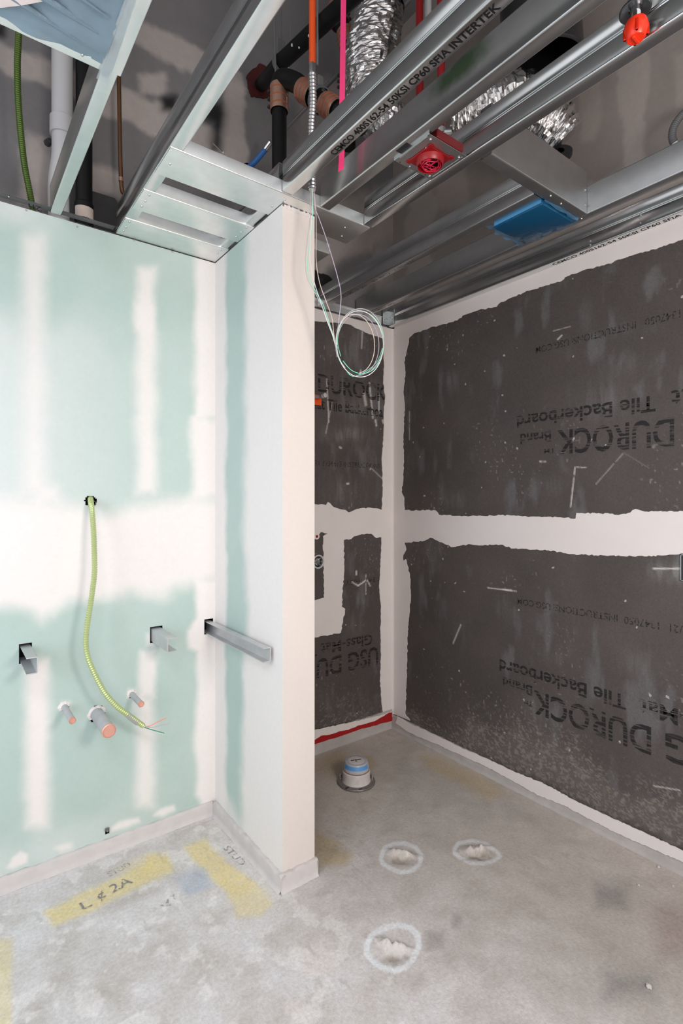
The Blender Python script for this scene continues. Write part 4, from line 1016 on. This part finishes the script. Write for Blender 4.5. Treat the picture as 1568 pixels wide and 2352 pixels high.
# hanger strap round the horizontal pipe
hs = e3.lerp(e4, 0.52)
b = MB(); b.lathe([(0.041, -0.009), (0.045, -0.009), (0.045, 0.009), (0.041, 0.009)], hs, e4 - e3, 24); b.bbox_(hs + Vector((-0.012, -0.012, 0.040)), hs + Vector((0.012, 0.012, 0.085)), 0.004, 1); b.build('hanger_strap', M['grey_conduit'], t)
# sloping black pipe through the back wall with red firestop
d0 = at_y(598, 196, YB + 0.01); d1 = at_d(640, 148, 2.2); d2 = at_d(735, 60, 1.95); d3 = at_d(850, -45, 1.75)
t = thing('sloping_drain', d0, 'speckled black drain pipe sloping out of the red firestopped hole', 'pipe')
b = MB(); b.tube([d0, d1, d2, d3], [0.030] * 4, 24); b.build('pipe', M['black'], t)
rr = random.Random(9)
for k in range(10):
    q = d1.lerp(d2, rr.random()) ; a = rr.uniform(0, 6.28); tt = (d2 - d1).normalized(); n_ = tt.orthogonal().normalized(); n2_ = tt.cross(n_)
    c = q + (n_ * math.cos(a) + n2_ * math.sin(a)) * 0.030; s_ = rr.uniform(0.0015, 0.0045); bmb = MB()
    bmb.bbox_(c - Vector((s_, s_, s_ * 1.6)), c + Vector((s_, s_, s_ * 1.6)), s_ * 0.6, 2); bmb.build('compound_splash', M['compound'], t)
fs = [(600 + 38 * math.cos(a) * (0.85 + 0.25 * rr.random()), 190 + 40 * math.sin(a) * (0.85 + 0.25 * rr.random())) for a in [i * 2 * PI / 22 for i in range(22)]]
ragged('firestop_sealant', fs, lambda x, y: at_y(x, y, YB + 0.010), nb, t, M['firestop'], 0.006, 1.5, 4, 4)
hp = d1.lerp(d2, 0.05)
b = MB(); b.lathe([(0.031, -0.012), (0.034, -0.012), (0.034, 0.012), (0.031, 0.012)], hp, d2 - d1, 24); b.bbox_(hp + Vector((-0.02, -0.004, 0.03)), hp + Vector((0.02, 0.004, 0.10)), 0.004, 1); b.build('clevis_hanger', M['grey_conduit'], t)
b = MB(); b.tube([hp + Vector((0, 0, 0.08)), hp + Vector((0, 0, 1.2))], 0.0045, 8); b.build('threaded_rod', M['grey_conduit'], t)
hp2 = at_d(630, 180, 2.15)
tag(MB.build((lambda b: (b.tube([at_d(633, 178, 2.15), at_d(627, -80, 2.15)], 0.004, 8), b)[1])(MB()), 'hanger_rod', M['grey_conduit']), 'thin hanger rod left of the sloping black pipe', 'rod')
tag(MB.build((lambda b: (b.tube([at_d(667, 95, 2.3), at_d(667, -80, 2.3)], 0.0025, 8), b)[1])(MB()), 'hanger_wire', M['grey_conduit']), 'hair thin hanger wire between rod and orange sleeve', 'wire')
# stacked couplings of the vertical pipe behind the pink ribbon
t = thing('coupled_stack', at_d(800, 300, 2.45), 'black vertical pipe with stacked copper coloured couplings behind the pink ribbon', 'pipe')
k0, k1 = at_d(772, -40, 2.5), at_d(800, 120, 2.47); k2 = at_d(800, 340, 2.47)
b = MB(); b.tube(spline([k0, at_d(778, 40, 2.49), k1, k2], 6), 0.033, 20); b.build('pipe', M['black'], t)
band(t, at_d(777, 35, 2.49), k1 - k0, 0.046, 0.095); band(t, at_d(797, 92, 2.475), k1 - k0, 0.044, 0.08); band(t, at_d(800, 187, 2.47), (0, 0, 1), 0.042, 0.09)
# braces
pipe('brace_rod', [at_y(646, 308, YB + 0.02), at_y(722, 228, 2.1)], 0.009, M['galv_dull'], 'grey brace tube left of the armoured cable', 'brace')
pipe('brace_rod', [at_d(742, 205, 2.66), at_d(835, 108, 2.62), at_d(940, 0, 2.58)], 0.011, M['grey_conduit'], 'grey brace tube behind the pink ribbon', 'brace')
# blue pipe
t = thing('water_pipe', at_d(590, 375, 2.5), 'short blue water pipe with a metal crimp left of the black drain', 'pipe')
b = MB(); b.tube(spline([at_y(566, 388, 2.352), at_y(585, 372, 2.30), at_y(612, 340, 2.24)], 8), 0.0125, 16); b.build('pipe', M['pex'], t)
b = MB(); b.tube([at_y(610, 342, 2.242), at_y(622, 326, 2.21)], 0.015, 14); b.build('crimp', M['chrome'], t)
b = MB(); b.lathe([(0, -0.004), (0.03, -0.002), (0.018, 0.02)], at_y(566, 388, 2.368), (0.1, -1, 0.3), 10); b.build('sealant', M['firestop'], t)
pipe('stub_rod', [at_y(490, 330, 2.34), at_y(512, 350, 2.25)], 0.004, M['chrome'], 'bright short rod poking out beside the black overspray', 'rod')

# hanging conduit: orange sleeve, armoured whip and loose wires
hx = at_d(717, 430, 1.806)
t = thing('hanging_whip', (hx.x, hx.y, 2.43), 'hanging armoured whip with orange sleeve and a loop of loose wires', 'cable')
zt = at_d(716, 147, 1.806).z; zm = at_d(716, 172, 1.806).z; zb = at_d(718, 436, 1.806).z
b = MB(); b.tube([(hx.x, hx.y, zt), (hx.x, hx.y, 3.9)], 0.0115, 18); b.build('orange_sleeve', M['orange_emt'], t)
b = MB(); b.lathe([(0.0115, zt + 0.004), (0.0122, zt - 0.004), (0.0122, zm + 0.01), (0.0105, zm - 0.004)], (hx.x, hx.y, 0), (0, 0, 1), 6); b.build('connector', M['chrome'], t)
b = MB(); armour(b, spline([(hx.x, hx.y, zm), (hx.x + 0.002, hx.y, (zm + zb) / 2 + 0.1), (hx.x - 0.004, hx.y, (zm + zb) / 2), (hx.x, hx.y, zb)], 20), 0.0125, 0.0125, 0.12, 16); b.build('armour', M['mc'], t)
b = MB(); b.lathe([(0.0085, zb), (0.0125, zb), (0.0125, zb + 0.012), (0.0085, zb + 0.012)], (hx.x, hx.y, 0), (0, 0, 1), 16); b.build('bushing', M['mc'], t)
def wire(pts, m, r=0.0013, d=1.80):
    q = [at_d(p[0], p[1], p[2] if len(p) > 2 else d) for p in pts]
    b = MB(); b.tube(spline(q, 10), r, 8); return b.build('wire', m, t)
def loop(cx, cy, rx, ry, a0, a1, dep=1.8, tilt=0.0, n=14):
    out = []
    for i in range(n + 1):
        a = math.radians(a0 + (a1 - a0) * i / n)
        out.append((cx + rx * math.cos(a), cy + ry * math.sin(a) + tilt * rx * math.cos(a), dep + 0.012 * math.sin(a * 0.7)))
    return out
hangs = {'wire_green': [(716, 434), (718, 480), (714, 540), (707, 590), (708, 630), (725, 670), (742, 700), (757, 745), (775, 800)],
         'wire_grey': [(714, 434), (712, 500), (705, 555), (701, 600), (706, 640), (722, 670), (740, 705), (752, 735), (768, 780), (776, 815)],
         'wire_lilac': [(721, 434), (723, 475), (732, 500), (748, 545), (762, 590), (776, 640), (783, 680), (778, 735), (771, 790), (774, 820)],
         'wire_cream': [(720, 434), (725, 480), (726, 540), (726, 600), (734, 650), (748, 690), (762, 730), (766, 765), (772, 800)],
         'wire_white': [(718, 434), (716, 500), (712, 560), (712, 600), (722, 650), (735, 690), (752, 740), (765, 775), (776, 820)]}
for k, pts in hangs.items(): wire(pts, M[k])
wire(loop(826, 790, 54, 76, 170, 540, 1.79, 0.05) , M['wire_white'])
wire(loop(828, 786, 53, 72, 150, 500, 1.80, 0.08), M['wire_green'])
wire(loop(822, 792, 48, 70, 180, 470, 1.81, 0.02), M['wire_lilac'])
wire(loop(826, 785, 55, 76, 100, 420, 1.785, -0.03), M['wire_grey'])
wire(loop(816, 790, 44, 68, 120, 440, 1.795, 0.1), M['wire_cream'])
wire([(778, 820), (790, 845), (805, 862), (818, 863), (842, 852), (866, 830), (878, 800)], M['wire_green'])
b = MB()
q0 = at_d(797, 850, 1.795); b.tube([at_d(786, 846, 1.795), q0, at_d(818, 862, 1.795)], [0.003, 0.0065, 0.003], 10); b.build('tape_wrap', M['black_plastic'], t)
# pink flagging tape
r0 = at_d(785, 392, 1.711); t = thing('flagging_tape', r0, 'bright pink flagging ribbon hanging between two ceiling studs', 'ribbon')
V = []; F = []; seq = [(783, 395), (785, 340), (784, 280), (786, 200), (787, 120), (788, 40), (789, -40), (790, -150)]
for i, (x, y) in enumerate(seq):
    c = at_d(x, y, 1.711); tw = 0.15 * math.sin(i * 0.9)
    wv = Vector((FC, -FS, 0)) * 0.0088 * math.cos(tw) + Vector((FS, FC, 0)) * 0.0088 * math.sin(tw)
    nv = wv.cross(Vector((0, 0, 1))).normalized() * 0.0003
    for s_ in (-1, 1):
        for e in (-1, 1): V.append(c + wv * s_ + nv * e + (Vector((0, 0, 0.010 * (s_ > 0))) if i == 0 else Vector((0, 0, 0))))
for i in range(len(seq) - 1):
    a = i * 4; q = a + 4
    F += [(a, a + 2, q + 2, q), (a + 1, q + 1, q + 3, a + 3), (a, q, q + 1, a + 1), (a + 2, a + 3, q + 3, q + 2)]
F += [(0, 1, 3, 2)]
b = MB(); b.add(V, F); b.build('ribbon', M['pink'], t, True, 30)

# foil ducts
def duct(name, pts, r, label, ring, crump, seed, segs=44, step=0.006, twist=0):
    P = resample(spline(pts, 16), step); n = len(P)
    rad = r if isinstance(r, list) else [r, r]
    def rf(i, k, rr_):
        f = i / (n - 1); base = np.interp(f, np.linspace(0, 1, len(rad)), rad)
        a = 2 * PI * k / segs
        v = Vector((math.cos(a) * 2.2 + seed, math.sin(a) * 2.2, i * step * 16))
        c1 = mnoise.fractal(v, 0.9, 2.1, 5)
        c2 = abs(mnoise.noise(Vector((math.cos(a) * 5 + seed, math.sin(a) * 5, i * step * 55))))
        return base * (1 + ring * math.cos(i * step * 2 * PI / 0.03 + twist * a) + crump * (c1 * 0.6 - c2))
    b = MB(); b.tube(P, 1.0, segs, True, rf)
    t_ = thing(name, P[-1], label, 'duct'); b.build('foil_jacket', M['foil'], t_, False)
    return t_
fd = duct('flexible_duct', [at_d(874, -140, 2.27), at_d(868, 40, 2.25), at_d(850, 140, 2.25), at_d(848, 220, 2.25), at_d(878, 275, 2.22), at_d(960, 305, 2.2)], [0.098, 0.098, 0.110, 0.116, 0.10, 0.07], 'crumpled silver foil duct hanging beside the pink ribbon', 0.0, 0.12, 3)
cl = at_d(870, 10, 2.25)
b = MB(); b.lathe([(0.108, -0.03), (0.110, -0.025), (0.110, 0.3), (0.10, 0.3)], cl, (0, 0, 1), 32); b.build('collar', M['galv_dull'], fd)
fd2 = duct('flexible_duct', [at_d(1034, 262, 2.08), at_d(1110, 256, 2.06), at_d(1190, 248, 2.05), at_d(1250, 282, 2.07), at_d(1292, 330, 2.08)], [0.10, 0.118, 0.124, 0.112, 0.088], 'pleated silver foil duct behind the grooved stud on the right', 0.035, 0.10, 8)
b = MB(); b.lathe([(0.02, -0.01), (0.05, -0.006), (0.05, 0.012), (0.02, 0.012)], at_d(1283, 352, 2.08), (0.7, 0.5, -0.5), 18); b.build('strap', M['black_plastic'], fd2)
# round sheet metal duct, open end down
t = thing('round_duct', at_d(1248, 168, 2.05), 'dark round sheet metal duct above the pleated foil duct', 'duct')
rc2 = at_d(1248, 168, 2.05)
b = MB(); b.lathe([(0.148, 0.9), (0.148, 0.02), (0.154, 0.016), (0.154, 0.004), (0.148, 0.0), (0.144, 0.0), (0.144, 0.9)], rc2, (0.05, 0.1, 1), 48); b.build('shell', M['dark_metal'], t)
b = MB(); b.lathe([(0.144, 0.25), (0.03, 0.26), (0.0, 0.26)], rc2, (0.05, 0.1, 1), 32); b.build('dark_inner_disc', M['black_plastic'], t)  # black disc stands in for the shade up the open duct
# red sprinkler pipes, white and grey conduits
pipe('sprinkler_pipe', [at_d(964, 320, 2.05), at_d(962, -120, 2.05)], 0.0145, M['red'], 'red sprinkler riser nearer the foil duct, left of two')
pipe('sprinkler_pipe', [at_d(1013, 305, 1.85), at_d(1012, 40, 1.85), at_d(1011, -150, 1.85)], 0.0135, M['red'], 'red sprinkler riser behind the alarm box, right of two')
t = thing('pipe_clamp', at_d(1012, 305, 1.82), 'small zinc elbow below the right red riser', 'fitting')
b = MB(); b.tube(spline([at_d(1005, 300, 1.82), at_d(1015, 304, 1.82), at_d(1035, 304, 1.82)], 6), 0.012, 12); b.lathe([(0.010, -0.012), (0.016, -0.012), (0.016, 0.006), (0.010, 0.006)], at_d(1012, 300, 1.82), (0, 0, 1), 12); b.build('elbow', M['galv_dull'], t)
pipe('white_conduit', [at_d(982, 60, 2.1), at_d(984, -120, 2.1)], 0.014, M['pvc'], 'white conduit beside the left red riser at the top edge')
pipe('hanger_rod', [at_d(729, 150, 1.9), at_d(729, -120, 1.9)], 0.0042, M['galv_dull'], 'grey threaded rod right beside the orange sleeve', 'rod')
# curved grey conduit by the right edge
t = thing('curved_conduit', at_d(1552, 345, 1.85), 'curved grey flexible conduit at the right edge above the framing', 'conduit')
b = MB(); armour(b, spline([at_d(1600, 240, 1.85), at_d(1572, 258, 1.85), at_d(1550, 285, 1.85), at_d(1543, 312, 1.85), at_d(1551, 338, 1.85)], 12), 0.0125, 0.007, 0.05, 14); b.build('conduit', M['grey_conduit'], t)
b = MB(); b.tube([at_d(1548, 330, 1.85), at_d(1560, 352, 1.85)], [0.016, 0.017], 12); b.bbox_(at_d(1552, 352, 1.85) - Vector((0.004,) * 3), at_d(1552, 352, 1.85) + Vector((0.004,) * 3), 0.001, 1); b.build('connector', M['galv_dull'], t)
# dark cable hanks lying on the back wall plates
tag(sheet('plastic_scrap', [at_y(712, 612, YB + 0.008), at_y(762, 640, YB + 0.008), at_y(712, 668, YB + 0.004), at_y(778, 660, YB - 0.03)], 14, 10, M['black_plastic'], None, 0.02, 5, 0.0, edge=0.02), 'crumpled black plastic scrap on the back wall just right of the partition top', 'plastic scrap')

# ------------------------------------------------------------------ fittings on the mint wall
def bracket(x0, x1, zb_, zt_, y1, label, web_right, y0=YV + 0.06):
    t_ = thing('steel_bracket', ((x0 + x1) / 2, YV, zb_), label, 'bracket')
    Wd = x1 - x0; Hh = zt_ - zb_; th = 0.0035
    pr = [(Wd, Hh)] + arc(0.004, Hh - 0.004, 0.004, 90, 180, 3) + arc(0.004, 0.004, 0.004, 180, 270, 3) + [(Wd, 0)]
    fr = (lambda u, v, q: (x1 - u, q, zb_ + v)) if web_right else (lambda u, v, q: (x0 + u, q, zb_ + v))
    b = MB(); b.profile(pr, th, [y0, (y0 + y1) / 2, y1], fr); b.build('channel', M['bracket'], t_, True, 45)
    return t_
bracket(0.212, 0.244, 0.790, 0.843, 2.005, 'short steel channel bracket, leftmost, open to the left', True)
bracket(0.671, 0.708, 0.789, 0.840, 1.985, 'short steel channel bracket in the middle, open to the right', False)
bracket(0.902, 0.930, 0.788, 0.837, 1.660, 'longest steel channel bracket, beside the partition', True)
def stub(x, z, r, y1, label, band_r):
    t_ = thing('capped_pipe', (x, YV, z), label, 'pipe')
    b = MB(); b.lathe([(r, YV + 0.08 - y1), (r, 0.012), (r, 0.001)], (x, y1, z), (0, 1, 0), 24); b.build('grey_sleeve', M['pipe_grey'], t_)
    b = MB(); b.lathe([(r, 0.004), (r * 1.06, 0.003), (r * 1.06, -0.001), (r * 0.9, -0.0035), (r * 0.86, -0.001), (0, -0.0008)], (x, y1, z), (0, 1, 0), 24); b.build('copper_cap', M['copper_new'], t_)
    b = MB(); rr_ = random.Random(int(x * 1000)); V = []; F = []
    k = 18
    for i in range(k):
        a = 2 * PI * i / k; V.append((x + r * 1.02 * math.cos(a), YV - 0.004 - 0.003 * rr_.random(), z + r * 1.02 * math.sin(a)))
        q = band_r * (0.8 + 0.7 * rr_.random()); V.append((x + (r + q) * math.cos(a), YV + 0.0015 - 0.002 * rr_.random(), z + (r + q) * math.sin(a)))
    for i in range(0, int(k * 0.62)): F.append((2 * i, 2 * i + 1, (2 * i + 3) % (2 * k), (2 * i + 2) % (2 * k)))
    b.add(V, F); b.build('torn_paper_edge', M['compound'], t_, False)
    return t_
M['pipe_grey'] = mat('grey_painted_copper', (0.50, 0.50, 0.515), 0.55, 0.2, 25, 0.12, 0.15)
M['copper_new'] = mat('bright_copper', (0.70, 0.36, 0.28), 0.4, 0.35, 30, 0.15)
stub(0.352, 0.598, 0.0110, 2.025, 'thin capped copper stub left of the large drain stub', 0.010)
stub(0.463, 0.545, 0.0230, 1.990, 'large grey drain stub with copper end cap', 0.008)
stub(0.592, 0.592, 0.0110, 2.050, 'thin capped copper stub under the armoured cable, right', 0.008)
# bent pencil mark wires aside, the green armoured whip hanging from its hole
t = thing('armoured_whip', at_y(208, 1150, YV), 'lime green armoured whip hanging from a hole in the mint wall', 'cable')
gp = [(208, 1138, 2.24), (208, 1150, 2.165), (211, 1172, 2.125), (215, 1225, 2.095), (217, 1290, 2.08), (216, 1325, 2.075), (209, 1380, 2.07), (201, 1430, 2.065), (197, 1475, 2.06), (202, 1510, 2.055), (216, 1545, 2.05), (240, 1590, 2.045), (268, 1622, 2.045), (293, 1641, 2.05), (330, 1668, 2.06)]
gq = [at_y(a, b_2, c_2) for a, b_2, c_2 in gp]
M['mc_lime'] = galv('lime_armoured_cable', (0.50, 0.58, 0.27), 0.30, (30, 30, 30))
M['mc_lime'].node_tree.nodes['Principled BSDF'].inputs['Metallic'].default_value = 0.35
b = MB(); armour(b, spline(gq, 14), 0.0092, 0.0085, 0.13, 14); b.build('sheath', M['mc_lime'], t)
def cable_bit(pts, r, m, nm, seg_=10):
    b = MB(); b.tube(spline([at_y(*p) for p in pts], 8), r, seg_); return b.build(nm, m, t)
cable_bit([(291, 1639, 2.05), (300, 1648, 2.053), (316, 1660, 2.057)], [0.0105] * 17, M['mc'], 'tape_wrap', 14)
cable_bit([(330, 1669, 2.06), (345, 1667, 2.058), (362, 1658, 2.05), (382, 1649, 2.045)], 0.0014, M['orange_wire'] if 'orange_wire' in M else mat('orange_wire', (0.9, 0.22, 0.10), 0.4), 'wire')
cable_bit([(330, 1667, 2.06), (348, 1671, 2.058), (368, 1666, 2.055), (391, 1661, 2.05)], 0.0020, M['wire_grey'], 'wire')
cable_bit([(330, 1670, 2.06), (345, 1675, 2.06), (362, 1680, 2.06), (377, 1684, 2.06)], 0.0016, mat('green_wire', (0.05, 0.30, 0.18), 0.4), 'wire')
cable_bit([(330, 1670, 2.062), (348, 1678, 2.062), (376, 1686, 2.062)], 0.0015, M['wire_white'], 'wire')
b = MB(); b.lathe([(0.011, 0.0), (0.0125, -0.003), (0.0115, -0.006), (0.010, -0.004)], at_y(213, 1157, YV), (0.2, 1, -0.3), 16); b.build('bushing', M['mc'], t)
# bolt tip at the foot of the wall
t = thing('anchor_stub', at_y(248, 1912, YV), 'tiny dark bolt tip in the mint wall just above the curb', 'bolt')
b = MB(); b.tube([at_y(247, 1908, YV + 0.01), at_y(247, 1909, YV - 0.014)], 0.004, 8); b.bbox_(at_y(246, 1905, YV - 0.006) - Vector((0.008, 0.003, 0.006)), at_y(246, 1905, YV - 0.006) + Vector((0.008, 0.003, 0.006)), 0.002, 1); b.build('tip', M['grey_conduit'], t)

# ------------------------------------------------------------------ shower side fittings on the back wall
a0 = at_y(727, 914, YB); 
t = thing('shower_stub', at_y(722, 915, YB), 'white capped shower arm stub over an orange tag behind the partition', 'pipe')
b = MB(); b.tube([(1.575, YB + 0.01, 1.925), at_y(738, 911, YB - 0.07), at_y(746, 908, YB - 0.10)], 0.009, 14); b.build('pipe', M['pvc'], t)
c0 = at_y(740, 910, YB - 0.085); c1 = at_y(749, 907, YB - 0.115)
b = MB(); b.lathe([(0.0095, 0), (0.0125, 0.002), (0.0125, 0.010), (0.011, 0.012), (0.0125, 0.014), (0.0125, 0.024), (0.006, 0.028), (0, 0.028)], c0, c1 - c0, 18); b.build('cap', M['pvc'], t)
oq = [at_y(716, 905, YB), at_y(737, 932, YB)]
b = MB(); b.bbox_((oq[0].x, YB - 0.006, oq[1].z), (oq[1].x, YB - 0.0005, oq[0].z), 0.002, 1); b.build('tag', M['orange_emt'], t)
vc = at_y(729, 1290, YB)
t = thing('mixing_valve', vc, 'round white plaster ring with brass shower valve beside the partition edge', 'valve')
b = MB(); b.lathe([(0.036, 0.0), (0.038, 0.010), (0.034, 0.012), (0.030, 0.010), (0.029, -0.01)], vc, (0, -1, 0), 32); b.build('plaster_ring', M['pvc'], t)
b = MB(); b.lathe([(0.030, 0.001), (0, 0.001)], vc, (0, -1, 0), 24); b.build('painted_recess', M['black_plastic'], t)  # flat black disc painted in for the shaded depth behind the ring
b = MB(); b.lathe([(0.018, 0.0), (0.018, 0.006), (0.010, 0.008), (0.010, 0.014), (0, 0.014)], vc + Vector((-0.004, 0, 0)), (0, -1, 0), 16)
for k in range(6):
    a = k * PI / 3; q = vc + Vector((0.020 * math.cos(a), -0.006, 0.020 * math.sin(a))); b.bbox_(q - Vector((0.005, 0.004, 0.004)), q + Vector((0.005, 0.004, 0.004)), 0.0012, 1)
b.build('valve_body', M['chrome'], t)
hc = at_y(727, 1232, YB)
t = thing('pipe_hole', hc, 'small white rimmed hole with a red pipe end above the mixing valve', 'pipe')
b = MB(); b.lathe([(0.009, 0.002), (0.016, 0.004), (0.018, 0.001), (0.018, -0.004)], hc, (0, -1, 0), 18); b.build('rim', M['compound'], t)
b = MB(); b.lathe([(0.008, 0.003), (0.006, 0.005), (0, 0.004)], hc, (0, -1, 0), 14); b.build('pipe_end', M['red'], t)
# outlet cut-out at the right edge
oc = at_x(1566, 1302, XR)
t = thing('outlet_box', oc, 'metal rimmed outlet box at the right edge of the backerboard wall', 'electrical box')
y0_, y1_, z0_, z1_ = oc.y - 0.055, oc.y + 0.004, 1.068, 1.166
b = MB()
for (ya, yb_, za, zb_2) in ((y0_, y1_, z1_ - 0.003, z1_), (y0_, y1_, z0_, z0_ + 0.003), (y1_ - 0.003, y1_, z0_, z1_), (y0_, y0_ + 0.003, z0_, z1_)): b.box((XR - 0.006, ya, za), (XR + 0.02, yb_, zb_2))
b.build('rim', M['chrome'], t)
b = MB(); b.box((XR - 0.0015, y0_ + 0.002, z0_ + 0.002), (XR - 0.0008, y1_ - 0.002, z1_ - 0.002)); b.build('painted_recess', M['black_plastic'], t)  # flat black sheet in place of the shaded box interior

# ------------------------------------------------------------------ closet flange on the floor
fc = at_z(818, 1797, 0.0)
t = thing('closet_flange', (fc.x, fc.y, 0), 'toilet flange on the slab with a pipe stub sealed by a blue taped clear cap', 'plumbing flange')
M['flange_metal'] = mat('dusty_flange', (0.20, 0.18, 0.17), 0.55, 0.4, 40, 0.4, 0.3)
M['riser'] = mat('dusty_white_plastic', (0.60, 0.55, 0.53), 0.7, 0, 35, 0.18, 0.3)
M['blue_tape'] = mat('blue_tape', (0.10, 0.30, 0.62), 0.45)
M['clear_cap'] = mat('cloudy_clear_cap', (0.42, 0.43, 0.46), 0.25)
b = MB(); b.lathe([(0.070, -0.002), (0.090, -0.002), (0.092, 0.004), (0.090, 0.008), (0.072, 0.008), (0.066, 0.012)], (fc.x, fc.y, 0.003), (0, 0, 1), 48); b.build('flange_ring', M['flange_metal'], t)
b = MB(); b.lathe([(0.072, 0.008), (0.068, 0.016), (0.0665, 0.03), (0.067, 0.060), (0.064, 0.064), (0.060, 0.064)], (fc.x, fc.y, 0), (0, 0, 1), 48); b.build('riser', M['riser'], t)
b = MB(); b.lathe([(0.0615, 0.058), (0.0638, 0.060), (0.0638, 0.068), (0.060, 0.070)], (fc.x, fc.y, 0), (0, 0, 1), 48); b.build('pipe_rim', M['copper_band'], t)
b = MB(); b.lathe([(0.0625, 0.066), (0.0615, 0.080), (0.059, 0.090), (0.0555, 0.103), (0.054, 0.106), (0.051, 0.107), (0, 0.105)], (fc.x, fc.y, 0), (0, 0, 1), 48); b.build('cap', M['clear_cap'], t)
V = []; F = []; va = math.atan2(-fc.y, -fc.x)
for k in range(25):
    a = va - 1.15 + 2.3 * k / 24
    for r_, z in ((0.0613, 0.083), (0.0570, 0.1005)): V.append((fc.x + r_ * math.cos(a), fc.y + r_ * math.sin(a), z))
for k in range(24): F.append((2 * k, 2 * k + 2, 2 * k + 3, 2 * k + 1))
b = MB(); b.add(V, F); b.build('blue_tape', M['blue_tape'], t)
dv = Vector((FC, -FS, 0)); fv = Vector((FS, FC, 0)); ct = Vector((fc.x, fc.y, 0.1080))
b = MB()
for u0, v0, u1, v1 in ((-0.026, -0.006, -0.010, -0.001), (-0.008, 0.0, 0.002, 0.002), (0.004, 0.002, 0.022, 0.009), (-0.004, -0.012, 0.003, -0.008)):
    p = ct + dv * u0 + fv * v0; q = ct + dv * u1 + fv * v1
    b.tube([p, q], 0.0024, 6)
b.build('slots', M['black_plastic'], t)
b = MB(); b.lathe([(0.040, 0.104), (0.040, 0.109), (0.037, 0.110), (0, 0.109)], (fc.x, fc.y, -0.002), (0, 0, 1), 32); b.build('cap_centre', M['riser'], t)
for s_ in (-1, 1):
    q = Vector((fc.x, fc.y, 0)) + dv * (0.078 * s_) + fv * 0.012
    b = MB(); b.lathe([(0.006, 0.008), (0.006, 0.014), (0.0035, 0.015), (0.0032, 0.034), (0, 0.035)], q, (0, 0, 1), 10); b.build('bolt', M['chrome'], t)
for a in (-0.55, 0.25, 2.6):
    q = Vector((fc.x + 0.081 * math.cos(va + a), fc.y + 0.081 * math.sin(va + a), 0.0095))
    b = MB(); b.bbox_(q - Vector((0.010, 0.006, 0.002)), q + Vector((0.010, 0.006, 0.002)), 0.001, 1); b.build('slot', M['black_plastic'], t)

# loose crumbs of plaster on the slab
rr = random.Random(21)
M['crumb'] = mat('plaster_crumb', (0.62, 0.57, 0.53), 0.9)
for x, y, s_, lb in ((1512, 1991, 0.006, 'pale plaster crumb lying against the foot of the right curb'), (1466, 2033, 0.005, 'small plaster crumb on the slab between right curb and grey stain'),
                     (1490, 2265, 0.009, 'largest plaster crumb, on the dark stain near the bottom right'), (1545, 2035, 0.004, 'tiny plaster crumb on the slab nearest the right edge')):
    p = at_z(x, y, s_ * 0.5)
    bm = bmesh.new(); bmesh.ops.create_icosphere(bm, subdivisions=1, radius=s_)
    for v in bm.verts: v.co = Vector((v.co.x * rr.uniform(0.8, 1.6), v.co.y * rr.uniform(0.7, 1.2), v.co.z * 0.6))
    me = bpy.data.meshes.new('plaster_crumb'); bm.to_mesh(me); bm.free(); me.materials.append(M['crumb'])
    o = bpy.data.objects.new('plaster_crumb', me); C.objects.link(o); o.location = p
    tag(o, lb, 'crumb', 'plaster crumbs on the slab')
